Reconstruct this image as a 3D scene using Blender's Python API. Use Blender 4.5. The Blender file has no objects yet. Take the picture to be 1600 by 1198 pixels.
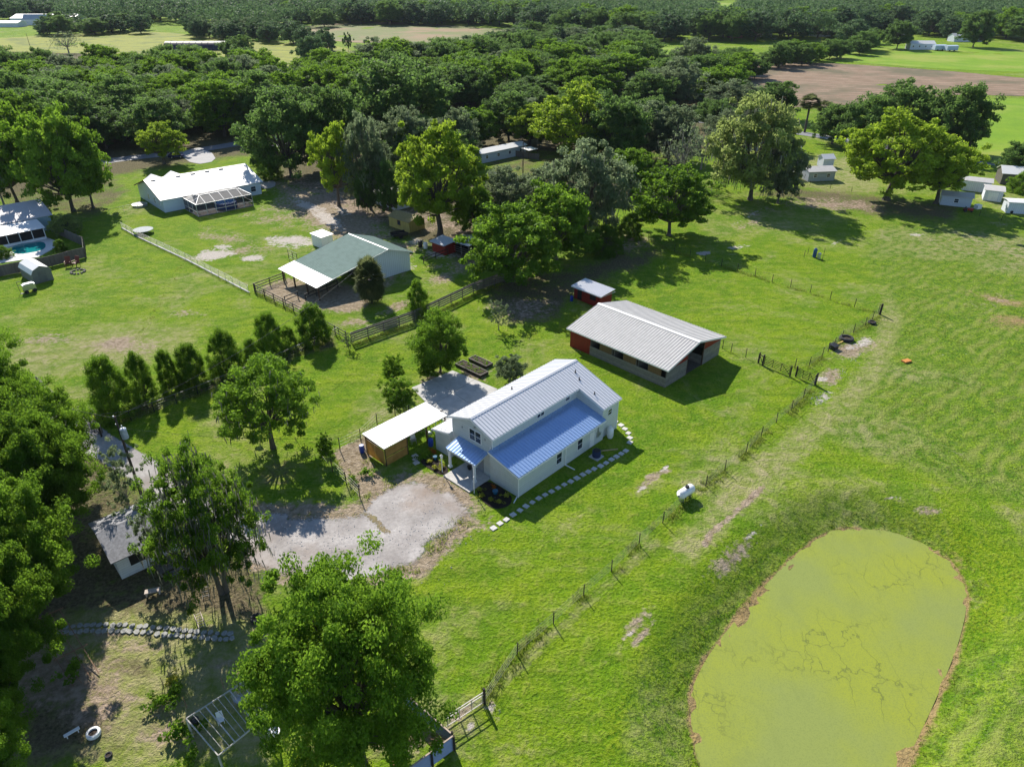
import bpy, math, random
import numpy as np
from mathutils import Vector
S = bpy.context.scene; COL = S.collection
R = math.radians
# ---------------------------------------------------------------- camera, sky, sun, exposure
CH, PITCH, FPX = 46.0, 30.5, 1100.0
cd = bpy.data.cameras.new('camera'); cam = bpy.data.objects.new('camera', cd); COL.objects.link(cam)
cam.location = (0, 0, CH); cam.rotation_euler = (R(90-PITCH), 0, 0)
cd.sensor_width = 36; cd.lens = 36*FPX/1600; cd.clip_start = .5; cd.clip_end = 12000
S.camera = cam
SUN_EL, SHADOW_AZ = 37.0, -65.5
W = bpy.data.worlds.new('World'); S.world = W; W.use_nodes = True
wn = W.node_tree; bg = wn.nodes['Background']
sky = wn.nodes.new('ShaderNodeTexSky'); sky.sky_type = 'NISHITA'; sky.sun_disc = False
sky.sun_elevation = R(SUN_EL)
sd = Vector((-math.cos(R(SHADOW_AZ))*math.cos(R(SUN_EL)), -math.sin(R(SHADOW_AZ))*math.cos(R(SUN_EL)), math.sin(R(SUN_EL))))
sky.sun_rotation = math.atan2(sd.x, sd.y); sky.air_density = 1.0; sky.dust_density = .15; sky.ozone_density = 3.5
wn.links.new(sky.outputs[0], bg.inputs[0]); bg.inputs[1].default_value = .095
sl = bpy.data.lights.new('sun', 'SUN'); sl.energy = 4.9; sl.angle = R(.5); sl.color = (1, .94, .84)
sun = bpy.data.objects.new('sun', sl); COL.objects.link(sun); sun.rotation_euler = sd.to_track_quat('Z', 'Y').to_euler()
sun.location = (-30, 60, 90)
S.view_settings.view_transform = 'Standard'; S.view_settings.look = 'None'; S.view_settings.exposure = .74; S.view_settings.gamma = 1
S.cycles.max_bounces = 6; S.cycles.transparent_max_bounces = 12

# ---------------------------------------------------------------- photo pixel -> point on the ground
cp_, sp_ = math.cos(R(PITCH)), math.sin(R(PITCH))
def G(px, py, z=0.):
    x = px-800; y = -(py-599)
    d = (x, FPX*cp_+y*sp_, -FPX*sp_+y*cp_); t = (CH-z)/-d[2]
    return (d[0]*t, d[1]*t)
def G3(px, py, z=0.):
    g = G(px, py, z); return Vector((g[0], g[1], z))
def proj(X, Y, Z):
    zz = Z-CH; d = Y*cp_-zz*sp_; v = Y*sp_+zz*cp_
    return 800+FPX*X/d, 599-FPX*v/d
def hgt(bx, by, ty):
    X, Y = G(bx, by); lo, hi = 0, 45
    for _ in range(40):
        m = (lo+hi)/2
        if proj(X, Y, m)[1] > ty: lo = m
        else: hi = m
    return lo
def mpp(bx, by, z=0):      # metres per photo pixel at that spot
    X, Y = G(bx, by, z); return (Y*cp_-(z-CH)*sp_)/FPX
def z2(x, y): return (660+x/4.436, 540+y/4.436)

# ---------------------------------------------------------------- mesh builder
class MB:
    def __init__(s): s.v = []; s.f = []
    def add(s, vs, fs):
        o = len(s.v); s.v += [tuple(v) for v in vs]; s.f += [tuple(i+o for i in f) for f in fs]
    def box(s, c, d, rz=0, rx=0):
        hx, hy, hz = d[0]/2, d[1]/2, d[2]/2; vs = []
        ca, sa = math.cos(rz), math.sin(rz); cb, sb = math.cos(rx), math.sin(rx)
        for x, y, z in ((-1,-1,-1),(1,-1,-1),(1,1,-1),(-1,1,-1),(-1,-1,1),(1,-1,1),(1,1,1),(-1,1,1)):
            x *= hx; y *= hy; z *= hz
            y, z = y*cb-z*sb, y*sb+z*cb
            vs.append((c[0]+x*ca-y*sa, c[1]+x*sa+y*ca, c[2]+z))
        s.add(vs, [(0,3,2,1),(4,5,6,7),(0,1,5,4),(1,2,6,5),(2,3,7,6),(3,0,4,7)])
    def b(s, x0, x1, y0, y1, z0, z1): s.box(((x0+x1)/2,(y0+y1)/2,(z0+z1)/2),(abs(x1-x0),abs(y1-y0),abs(z1-z0)))
    def tube(s, pts, rs, n=8, cap=True):
        pts = [Vector(p) for p in pts]
        if not hasattr(rs, '__len__'): rs = [rs]*len(pts)
        rings = []
        for i, p in enumerate(pts):
            t = (pts[min(i+1, len(pts)-1)]-pts[max(i-1, 0)]).normalized()
            a = Vector((0,0,1)) if abs(t.z) < .9 else Vector((1,0,0))
            u = t.cross(a).normalized(); w = t.cross(u)
            rings.append([p+(u*math.cos(k*2*math.pi/n)+w*math.sin(k*2*math.pi/n))*rs[i] for k in range(n)])
        vs = [v for r in rings for v in r]; fs = []
        for i in range(len(pts)-1):
            for k in range(n):
                a = i*n+k; b = i*n+(k+1) % n; fs.append((a, b, b+n, a+n))
        if cap: fs += [tuple(range(n)), tuple(range((len(pts)-1)*n+n-1, (len(pts)-1)*n-1, -1))]
        s.add(vs, fs)
    def bar(s, p, q, w, h=None):
        p, q = Vector(p), Vector(q); h = h or w; t = (q-p).normalized()
        a = Vector((0,0,1)) if abs(t.z) < .95 else Vector((0,1,0))
        u = t.cross(a).normalized()*w/2; v = u.normalized().cross(t)*h/2
        vs = [p-u-v, p+u-v, p+u+v, p-u+v, q-u-v, q+u-v, q+u+v, q-u+v]
        s.add(vs, [(0,3,2,1),(4,5,6,7),(0,1,5,4),(1,2,6,5),(2,3,7,6),(3,0,4,7)])
    def slab(s, pts, th):      # flat polygon thickened straight down
        n = len(pts); P = [Vector(p) for p in pts]
        vs = P+[p-Vector((0,0,th)) for p in P]
        s.add(vs, [tuple(range(n)), tuple(range(2*n-1, n-1, -1))]+[(i, i+n, (i+1) % n+n, (i+1) % n) for i in range(n)])
    def ribbed(s, a, b, c, d, pitch=.3, hr=.055, th=.04):   # a-b eave, d-c ridge; ribs run from eave to ridge
        a, b, c, d = map(Vector, (a, b, c, d)); n = (b-a).cross(d-a).normalized()
        if n.z < 0: n = -n
        L = (b-a).length; k = max(1, round(L/pitch)); ts = []
        for i in range(k+1):
            t = i/k
            for dt, h in ((-.055, 0), (-.03, hr), (.03, hr), (.055, 0)):
                tt = t+dt/L
                if -1e-6 <= tt <= 1+1e-6: ts.append((tt, h))
            
        if ts[0][0] > 0: ts = [(0, ts[0][1])]+ts
        if ts[-1][0] < 1: ts.append((1, ts[-1][1]))
        vs = []
        for t, h in ts: vs += [a+(b-a)*t+n*h, d+(c-d)*t+n*h]
        m = len(ts); fs = [(2*i, 2*i+2, 2*i+3, 2*i+1) for i in range(m-1)]
        o = len(vs); vs += [a-n*th, b-n*th, c-n*th, d-n*th]
        fs += [(o+3, o+2, o+1, o), tuple([2*i for i in range(m-1, -1, -1)]+[o, o+1]), tuple([2*i+1 for i in range(m)]+[o+2, o+3]),
               (0, 1, o+3, o), (2*m-1, 2*m-2, o+1, o+2)]
        s.add(vs, fs)
    def build(s, name, mat, parent=None, smooth=False):
        me = bpy.data.meshes.new(name); v = s.v; l = WORLD.get(parent)
        if l is not None: v = [(p[0]-l[0], p[1]-l[1], p[2]-l[2]) for p in v]
        me.from_pydata(v, [], s.f); me.update()
        if smooth: me.polygons.foreach_set('use_smooth', [True]*len(me.polygons))
        return link(name, me, mat, parent)
WORLD = {}      # things whose parts are laid out in world coordinates -> the thing's location
def link(name, me, mat, parent=None):
    o = bpy.data.objects.new(name, me); COL.objects.link(o)
    if mat and not me.materials: me.materials.append(mat)
    if parent is not None:
        o.parent = parent
        if parent in WORLD: WORLD[o] = WORLD[parent]
    return o
def tag(o, label=None, cat=None, group=None, kind=None):
    if label: o['label'] = label
    if cat: o['category'] = cat
    if group: o['group'] = group
    if kind: o['kind'] = kind
    return o
def thing(name, label, cat, loc, rz=0, group=None, world=False):
    o = bpy.data.objects.new(name, None); COL.objects.link(o); o.empty_display_size = .3
    loc = tuple(loc) if len(loc) == 3 else (loc[0], loc[1], 0)
    o.location = loc; o.rotation_euler = (0, 0, rz)
    if world: WORLD[o] = Vector(loc)
    return tag(o, label, cat, group)
def dup(root, loc, rz=None, label=None, scale=None, group=None):
    r = root.copy(); COL.objects.link(r); r.location = loc if len(loc) == 3 else (loc[0], loc[1], 0)
    if rz is not None: r.rotation_euler = (0, 0, rz)
    if label: r['label'] = label
    if group: r['group'] = group
    if scale: r.scale = scale
    for ch in list(root.children):
        c = ch.copy(); COL.objects.link(c); c.parent = r
        for g in ch.children:
            d = g.copy(); COL.objects.link(d); d.parent = c
    return r

# ---------------------------------------------------------------- materials
class NT:
    def __init__(s, name):
        s.m = bpy.data.materials.new(name); s.m.use_nodes = True; s.t = s.m.node_tree
        s.p = s.t.nodes['Principled BSDF']; s.out = s.t.nodes['Material Output']; s._co = None
    def n(s, ty, **kw):
        x = s.t.nodes.new(ty)
        for k, v in kw.items(): setattr(x, k, v)
        return x
    def l(s, a, b): s.t.links.new(a, b)
    def put(s, sock, v):
        if v is None: return
        if isinstance(v, bpy.types.NodeSocket): s.l(v, sock)
        elif isinstance(v, tuple) and len(v) == 3 and sock.type == 'RGBA': sock.default_value = v+(1,)
        else: sock.default_value = v
    def co(s):
        if not s._co: s._co = s.n('ShaderNodeTexCoord').outputs['Object']
        return s._co
    def geo(s): return s.n('ShaderNodeNewGeometry').outputs['Position']
    def noise(s, scale, detail=4, rough=.55, vec=None, sc=None, dist=0):
        x = s.n('ShaderNodeTexNoise'); x.inputs['Scale'].default_value = scale; x.inputs['Detail'].default_value = detail
        x.inputs['Roughness'].default_value = rough; x.inputs['Distortion'].default_value = dist
        v = vec or s.co()
        if sc or True:
            mp = s.n('ShaderNodeMapping'); mp.inputs['Scale'].default_value = sc or (1,1,1); s.l(v, mp.inputs[0]); v = mp.outputs[0]
        s.l(v, x.inputs['Vector']); return x.outputs['Fac']
    def ramp(s, f, stops, interp='LINEAR'):
        r = s.n('ShaderNodeValToRGB'); r.color_ramp.interpolation = interp; e = r.color_ramp.elements
        while len(e) < len(stops): e.new(.5)
        for i, (p, c) in enumerate(stops):
            e[i].position = p; e[i].color = (c, c, c, 1) if not isinstance(c, tuple) else c+(1,)
        s.put(r.inputs[0], f); return r.outputs[0]
    def mix(s, f, a, b, mode='MIX'):
        x = s.n('ShaderNodeMix', data_type='RGBA', blend_type=mode); s.put(x.inputs[0], f); s.put(x.inputs[6], a); s.put(x.inputs[7], b)
        return x.outputs[2]
    def math(s, op, a, b=0., c=None, clamp=False):
        x = s.n('ShaderNodeMath', operation=op); x.use_clamp = clamp
        s.put(x.inputs[0], a); s.put(x.inputs[1], b)
        if c is not None: s.put(x.inputs[2], c)
        return x.outputs[0]
    def attr(s, name, out='Fac'):
        x = s.n('ShaderNodeAttribute'); x.attribute_name = name; return x.outputs[out]
    def bump(s, h, strength=.5, dist=.05):
        b = s.n('ShaderNodeBump'); b.inputs['Strength'].default_value = strength; b.inputs['Distance'].default_value = dist
        s.put(b.inputs['Height'], h); s.l(b.outputs[0], s.p.inputs['Normal']); return b.outputs[0]
    def set(s, col=None, rough=None, metal=None, spec=None):
        s.put(s.p.inputs['Base Color'], col); s.put(s.p.inputs['Roughness'], rough); s.put(s.p.inputs['Metallic'], metal)
        if spec is not None: s.p.inputs['Specular IOR Level'].default_value = spec
        return s.m
MATS = {}
def mat(name, col, rough=.7, metal=0., var=.25, scale=3., bump=0., spec=.4, sc=None):
    if name in MATS: return MATS[name]
    t = NT(name); f = t.noise(scale, 5, .6, sc=sc); g = t.noise(scale*.17, 3, .5)
    d = tuple(c*(1-var) for c in col); e = tuple(min(1, c*(1+var*.6)) for c in col)
    c = t.mix(t.ramp(f, [(.3, 0.), (.7, 1.)]), d, e)
    c = t.mix(t.math('MULTIPLY', t.ramp(g, [(.4, 0.), (.75, 1.)]), var), c, tuple(x*.55 for x in col))
    t.set(c, rough, metal, spec)
    if bump: t.bump(f, bump, .03)
    MATS[name] = t.m; return t.m
def wall_mat(name, col, step=.18, axis='Z', depth=.6, dirt=.25):    # lap siding / boards: real relief in the normal, board by board tone
    t = NT(name); sep = t.n('ShaderNodeSeparateXYZ'); t.l(t.co(), sep.inputs[0])
    if axis == 'Z': z = sep.outputs[2]
    else: z = t.math('ADD', sep.outputs[0], sep.outputs[1])
    q = t.math('DIVIDE', z, step); fr = t.math('FRACT', q); fl = t.math('FLOOR', q)
    wn_ = t.n('ShaderNodeTexWhiteNoise', noise_dimensions='1D'); t.l(fl, wn_.inputs['W'])
    c = t.mix(t.math('MULTIPLY', wn_.outputs[0], dirt), col, tuple(x*.6 for x in col))
    st = t.noise(2.5, 5, .65, sc=(1, 1, .25) if axis != 'Z' else (1, 1, 1))
    c = t.mix(t.math('MULTIPLY', t.ramp(st, [(.45, 0.), (.8, 1.)]), dirt*1.6), c, tuple(x*.45 for x in col))
    gap = t.ramp(fr, [(0., 1.), (.18, 0.), (1., 0.)])
    c = t.mix(t.math('MULTIPLY', gap, .6), c, tuple(x*.35 for x in col))
    t.set(c, .6, 0., .3); t.bump(fr, depth, .03); MATS[name] = t.m; return t.m
def roof_mat(name, col, rough=.38, metal=.75, dirt=.2, spec=.5):
    t = NT(name); f = t.noise(1.1, 6, .65); g = t.noise(9, 4, .6)
    c = t.mix(t.math('MULTIPLY', t.ramp(f, [(.42, 0.), (.75, 1.)]), dirt), col, tuple(x*.55 for x in col))
    c = t.mix(t.math('MULTIPLY', g, .12), c, tuple(x*.8 for x in col))
    t.set(c, t.math('ADD', t.math('MULTIPLY', f, .12), rough-.06), metal, spec); MATS[name] = t.m; return t.m
def leaf_mat(name, dark, mid, light, tl=.52):
    t = NT(name); a = t.attr('tint'); oi = t.n('ShaderNodeObjectInfo').outputs['Random']
    v = t.math('ADD', a, t.math('MULTIPLY', t.math('SUBTRACT', oi, .5), .5))
    c = t.ramp(v, [(0., dark), (.45, mid), (1., light)])
    t.set(c, .65, 0., .12)
    tr = t.n('ShaderNodeBsdfTranslucent'); t.l(t.mix(.6, c, tuple(min(1, x*1.35) for x in light)), tr.inputs[0])
    mx = t.n('ShaderNodeMixShader'); mx.inputs[0].default_value = tl
    t.l(t.p.outputs[0], mx.inputs[1]); t.l(tr.outputs[0], mx.inputs[2]); t.l(mx.outputs[0], t.out.inputs[0])
    MATS[name] = t.m; return t.m
LF = {
 'oak': leaf_mat('oak leaves', (.034,.074,.022), (.080,.155,.034), (.155,.255,.055)),
 'mid': leaf_mat('green leaves', (.036,.090,.008), (.090,.190,.014), (.185,.310,.026)),
 'yellow': leaf_mat('spring leaves', (.080,.140,.010), (.190,.295,.018), (.31,.42,.035)),
 'grey': leaf_mat('grey green leaves', (.050,.080,.038), (.110,.160,.075), (.20,.255,.125)),
 'light': leaf_mat('light leaves', (.080,.125,.030), (.20,.27,.070), (.34,.40,.12)),
 'moss': leaf_mat('spanish moss', (.05,.055,.04), (.12,.13,.10), (.22,.23,.18), .2),
 'palm': leaf_mat('palm fronds', (.02,.04,.012), (.055,.085,.028), (.16,.18,.07)),
 'far': leaf_mat('distant leaves', (.026,.060,.028), (.060,.118,.044), (.120,.195,.070), .35),
 'flower': leaf_mat('flower leaves', (.10,.13,.01), (.30,.33,.03), (.45,.45,.08)),
 'weed': leaf_mat('tall grass', (.08,.15,.006), (.15,.25,.012), (.30,.32,.08)),
}
bark = mat('bark', (.10,.085,.07), .9, var=.4, scale=6, bump=.6, sc=(1,1,.3))
barkp = mat('pale bark', (.24,.22,.19), .9, var=.4, scale=6, bump=.5, sc=(1,1,.3))
galv = roof_mat('galvanised roof', (.66,.66,.68), .3, .15, .14)
galv_shade = roof_mat('galvanised roof with painted sky shade', (.31,.45,.70), .2, .38, .16)  # same metal as galv; blue skylight of the shaded roofs painted into the base
galvw = roof_mat('pale ribbed roof', (.50,.485,.465), .7, .05, .3, .25)
white_roof = roof_mat('white roof', (.70,.69,.67), .5, .05, .10, .4)
green_roof = roof_mat('green roof', (.175,.25,.22), .85, 0., .5, .12)
sidg = wall_mat('white lap siding', (.60,.64,.64), .27, 'Z', .9, .14)
trim = mat('white trim', (.8,.8,.8), .5, var=.06)
glass = NT('window glass').set((.02,.03,.05), .05, 0., .9)
black = mat('black metal', (.02,.02,.022), .5, var=.3)
darkwood = wall_mat('dark fence boards', (.045,.038,.033), .25, 'X', .4, .5)
postwood = mat('dark post wood', (.040,.032,.026), .9, var=.4, scale=8)
greywood = wall_mat('weathered grey boards', (.25,.23,.20), .3, 'Z', .7, .6)
greyvert = wall_mat('weathered fence boards', (.17,.15,.13), .35, 'X', .5, .5)
redwood = wall_mat('red painted boards', (.25,.022,.014), .3, 'X', .5, .3)
steel = mat('galvanised steel', (.5,.52,.55), .35, .8, var=.15)
concrete = mat('concrete', (.46,.45,.43), .85, var=.2, scale=1.2, bump=.15)
plastic_blue = mat('blue plastic', (.02,.06,.35), .35, var=.1)
tyre = mat('tyre rubber', (.025,.025,.027), .8, var=.3)
whitep = mat('white paint', (.78,.78,.77), .45, var=.1)
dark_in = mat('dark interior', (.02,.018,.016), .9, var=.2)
# ---------------------------------------------------------------- the ground
def vproj(P, z=0.):
    d = P[:, 1]*cp_-(z-CH)*sp_; v = P[:, 1]*sp_+(z-CH)*cp_; d = np.maximum(d, 1.)
    return np.stack([800+FPX*P[:, 0]/d, 599-FPX*v/d], 1)
def sdist(P, poly):        # signed distance to polygon, positive inside
    poly = np.array(poly, float); n = len(poly); D = np.full(len(P), 1e18); ins = np.zeros(len(P), bool)
    for i in range(n):
        a = poly[i]; b = poly[(i+1) % n]; ab = b-a; ap = P-a
        t = np.clip((ap@ab)/max(ab@ab, 1e-9), 0, 1); q = ap-t[:, None]*ab
        D = np.minimum(D, (q*q).sum(1))
        c = ((a[1] > P[:, 1]) != (b[1] > P[:, 1])); 
        xi = (b[0]-a[0])*(P[:, 1]-a[1])/((b[1]-a[1]) or 1e-9)+a[0]; ins ^= c & (P[:, 0] < xi)
    return np.sqrt(D)*np.where(ins, 1, -1)
def ldist(P, line):
    line = np.array(line, float); D = np.full(len(P), 1e18)
    for a, b in zip(line[:-1], line[1:]):
        ab = b-a; ap = P-a; t = np.clip((ap@ab)/(ab@ab), 0, 1); q = ap-t[:, None]*ab; D = np.minimum(D, (q*q).sum(1))
    return np.sqrt(D)
def vnoise(P, scale, seed=0):   # smooth value noise, vectorised
    p = P/scale+seed*17.3; i = np.floor(p).astype(np.int64); f = p-i; f = f*f*(3-2*f)
    def h(a, b):
        x = (a*374761393+b*668265263+seed*1442695) & 0x7fffffff; x = ((x ^ (x >> 13))*1274126177) & 0x7fffffff; return ((x ^ (x >> 16)) & 0xffff)/65535.
    a = h(i[:, 0], i[:, 1]); b = h(i[:, 0]+1, i[:, 1]); c = h(i[:, 0], i[:, 1]+1); d = h(i[:, 0]+1, i[:, 1]+1)
    return (a*(1-f[:, 0])+b*f[:, 0])*(1-f[:, 1])+(c*(1-f[:, 0])+d*f[:, 0])*f[:, 1]
POND_Z = -1.5
pond_px = [(1347,832),(1391,838),(1438,856),(1475,879),(1494,908),(1496,952),(1484,1002),(1465,1050),(1438,1110),(1414,1158),(1394,1200),(1364,1260),(1320,1310),(1262,1325),(1205,1310),(1150,1265),(1117,1200),(1098,1158),(1090,1110),(1103,1063),(1127,1016),(1171,962),(1205,921),(1242,881),(1276,854),(1310,836)]
POND = [G(x, y, POND_Z) for x, y in pond_px]
def smooth_poly(P, n=3):
    P = np.array(P, float)
    for _ in range(n): P = np.stack([P*.75+np.roll(P, -1, 0)*.25, P*.25+np.roll(P, -1, 0)*.75], 1).reshape(-1, 2)
    return P
PONDS = smooth_poly(POND, 2)
def grid_lines(a, b, st, lo, hi, gr):
    m = list(np.arange(a, b+1e-6, st)); s = st; x = a; L = []
    while x > lo: s *= gr; x -= s; L.append(x)
    s = st; x = m[-1]; U = []
    while x < hi: s *= gr; x += s; U.append(x)
    return np.array(L[::-1]+m+U)
gx = grid_lines(-62, 76, .5, -2500, 2500, 1.09); gy = grid_lines(14, 135, .5, -60, 5000, 1.075)
XX, YY = np.meshgrid(gx, gy); GP = np.stack([XX.ravel(), YY.ravel()], 1)
def height(P):
    h = np.zeros(len(P)); near = (P[:, 0] > 5) & (P[:, 0] < 75) & (P[:, 1] < 75)
    d = -sdist(P[near], PONDS); w = np.clip(d/5.5, 0, 1); w = w*w*(3-2*w)
    hh = POND_Z*(1-w)+np.where(d < 0, np.maximum(-1., d*.3), 0)
    hh += np.where(d > 0, .12*np.exp(-((d-6.5)/2.)**2), 0)
    hh += np.exp(-(d/1.3)**2)*((vnoise(P[near], .7, 5)-.5)*.22+(vnoise(P[near], 2.2, 6)-.5)*.12)
    h[near] = hh
    und = (vnoise(P, 9, 1)-.5)*.16+(vnoise(P, 2.4, 2)-.5)*.05
    return h+np.where(near & (h < -.02), und*.4, und*.7)-.02
GZ = height(GP); PX = vproj(GP)
front = GP[:, 1] > 12
def ell(cx, cy, rx, ry, ang=0, s=1.):
    a = R(ang); x = PX[:, 0]-cx; y = PX[:, 1]-cy; u = x*math.cos(a)+y*math.sin(a); v = -x*math.sin(a)+y*math.cos(a)
    return s*np.exp(-((u/rx)**2+(v/ry)**2)*.9)
def pol(poly, soft, s=1.): return s*np.clip(.5+sdist(PX, poly)/(2*soft), 0, 1)
def lin(line, w, s=1.): return s*np.clip(1.4-ldist(PX, line)/w, 0, 1)
CHN = {k: np.zeros(len(GP)) for k in ('dry', 'bare', 'sand', 'lush', 'litter', 'rough', 'red')}
def put(ch, *fs):
    for f in fs: CHN[ch] = np.maximum(CHN[ch], np.where(front, f, 0))
# what grows where: worn, dry, sandy, lush, leaf-strewn ground as it lies in the place
put('dry', ell(110,470,120,30,-15,.42), ell(230,610,90,16,-20,.4), ell(1000,560,60,30,30,.3), ell(930,650,40,20,0,.3), ell(880,830,70,22,-35,.42), ell(1150,480,80,22,10,.34), ell(1240,540,50,16,20,.3), ell(700,530,40,12,-20,.35), ell(560,600,60,14,-30,.3), ell(1530,900,30,70,0,.4), ell(1570,800,60,20,0,.45), ell(250,300,40,10,0,.4), ell(190,540,130,42,-5,.85), ell(60,560,80,50,0,.7), ell(230,470,60,12,0,.45), ell(130,610,60,22,0,.5), ell(300,430,60,10,0,.35), ell(20,500,40,20,0,.5), ell(330,505,50,14,0,.4),
    ell(380,470,22,40,0,.4), ell(1015,760,40,14,-25,.5), ell(820,540,60,16,0,.45), ell(850,610,20,10,0,.3), ell(1190,500,60,12,0,.25), ell(1120,440,70,15,0,.3), ell(800,500,60,10,0,.5),
    ell(1450,380,100,20,10,.42), ell(440,860,60,20,15,.6), ell(460,790,60,16,0,.62), ell(735,790,50,28,20,.6), ell(640,900,40,18,0,.5), ell(735,870,30,14,0,.3), ell(610,525,26,8,0,.35), ell(705,865,30,12,0,.5), ell(570,640,30,10,-30,.4),
    lin([(1075,855),(1140,790),(1200,730),(1260,680),(1330,630),(1375,570),(1392,510),(1405,460)], 34, .62), lin([(700,1150),(790,1060),(870,985),(940,920),(1020,850)], 12, .5),
    pol([(1060,330),(1100,300),(1330,310),(1500,345),(1400,360),(1250,380),(1100,400)], 30, .42), ell(1180,345,60,22,-15,.5), ell(1130,362,40,14,0,.5), ell(1290,410,70,20,0,.2),
    pol([(560,1130),(640,1080),(720,1060),(760,1130),(740,1198),(560,1198)], 25, .5), ell(960,1020,60,14,-40,.45), ell(900,1090,80,40,-30,.3), ell(830,1170,100,40,0,.35),
    pol([(0,900),(240,890),(400,920),(440,1000),(420,1198),(0,1198)], 30, .85), ell(520,1170,60,30,0,.4), pol([(1240,240),(1340,240),(1380,290),(1600,300),(1600,345),(1480,300),(1300,310),(1240,290)], 12, .7), pol([(430,860),(640,800),(740,740),(760,830),(660,900),(500,900)],30,.45), ell(1420,760,130,12,5,.4), ell(1560,1130,60,70,0,.5), ell(700,1120,40,30,0,.5))
put('bare', lin([(362,800),(440,800),(545,802),(600,765),(640,745),(700,760),(738,795),(728,822),(695,842),(658,884),(612,898),(540,914),(440,900),(388,872)], 16, .8), ell(350,370,70,14,10,.5), ell(300,405,30,8,0,.4), ell(500,400,40,20,0,.45), ell(150,1100,90,40,0,.5), ell(330,1040,70,16,0,.4), ell(260,1150,60,20,0,.45), ell(200,540,60,16,0,.62), ell(80,530,50,11,0,.6), ell(290,490,40,8,0,.5), ell(240,530,30,10,0,.4), ell(120,480,30,6,0,.3), ell(455,300,70,22,25,.62), ell(520,335,95,34,25,1.05), ell(600,440,60,10,-30,.6), ell(625,478,50,8,-25,.6), ell(560,505,40,12,0,.5), ell(700,430,50,10,-20,.7), ell(440,330,50,14,10,.5), ell(380,392,60,12,0,.55), ell(420,345,60,14,10,.45), ell(600,380,80,20,15,.6),
    pol([(398,455),(446,436),(530,440),(585,462),(560,486),(470,487)], 8, .95), ell(745,585,28,14,0,.9), ell(675,600,30,16,-30,.7), pol([(520,706),(562,682),(640,640),(662,655),(600,690),(575,720),(612,760),(566,780),(530,730)], 5, .95), ell(1018,745,14,6,-20,.8), ell(1040,735,10,5,-20,.7), ell(1005,760,10,4,-20,.7),
    lin([(1192,762),(1150,800),(1112,832),(1102,850)], 6, .85), ell(1298,588,22,14,-30,.8), ell(1330,548,36,14,-20,.85), ell(1300,320,90,12,3,.62), ell(820,480,70,20,0,.5), ell(960,375,70,20,0,.6), ell(700,420,40,14,0,.45), ell(1550,470,60,20,0,.35), ell(1480,700,50,12,30,.35),
    ell(1210,650,14,6,0,.3), lin([(735,1100),(700,1130)], 7, .7), lin([(760,1085),(775,1120)], 6, .6), ell(995,975,40,12,-45,.6), ell(1005,990,30,7,-50,.7), ell(1140,870,60,16,-40,.62), ell(1170,350,24,6,-20,.5), ell(1190,330,40,6,-15,.5), ell(740,815,36,18,0,.75), ell(590,810,24,22,20,.85), ell(690,855,30,14,-20,.7), ell(430,815,26,10,0,.5), ell(90,1060,90,60,0,.85), ell(150,990,120,10,0,.6), ell(170,1010,120,14,0,.5), ell(250,1105,50,30,0,.5), ell(215,870,60,30,0,.35), ell(640,1150,50,30,0,.75), ell(1565,350,40,5,5,.4), ell(1100,455,40,6,0,.2), ell(760,760,34,10,30,.4), ell(665,345,120,20,10,.5), ell(1450,795,30,5,8,.6), ell(1400,778,26,4,5,.55))
put('sand', ell(335,398,28,8,-5,.95), ell(350,388,16,5,0,.8), ell(395,403,18,5,0,.95), ell(480,322,30,6,30,.85), ell(510,340,30,10,30,.9), ell(455,378,30,9,0,.85), ell(430,372,20,4,0,.6), ell(530,328,20,6,20,.7), ell(402,403,7,4,0,.7), ell(655,378,30,6,10,.6), ell(1284,622,16,8,-35,.8), ell(1285,592,8,4,0,.8), ell(1345,536,20,7,-20,.7),
    ell(1003,763,6,2.5,-20,.8), ell(1040,731,7,3,-20,.7), ell(1400,776,20,2,5,.6), ell(1180,827,20,4,-40,.7), ell(690,395,30,9,10,.5), ell(640,415,14,8,0,.5), ell(1175,335,40,2,-28,.5), ell(1165,385,24,3,-5,.7), ell(1100,395,10,3,0,.8), ell(1305,380,14,3,-30,.5), ell(1435,366,14,3,0,.5), ell(1520,368,10,2,0,.5), ell(770,1108,12,7,30,.7), ell(735,1132,4,4,0,.8), ell(980,998,16,3,-60,.6), ell(1270,470,6,2,0,.0))
put('lush', pol([(980,1040),(1100,880),(1250,790),(1420,770),(1560,830),(1600,900),(1600,1000),(1500,990),(1520,900),(1400,820),(1300,820),(1100,1020),(1060,1198),(900,1198)], 30, .75), ell(180,455,80,18,0,.25), ell(780,560,60,10,0,.3), ell(620,560,60,40,-20,.25), ell(860,880,90,40,-40,.3), ell(1240,400,90,30,10,.35), ell(1120,560,80,40,0,.25), ell(480,345,30,10,0,.5))
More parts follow.
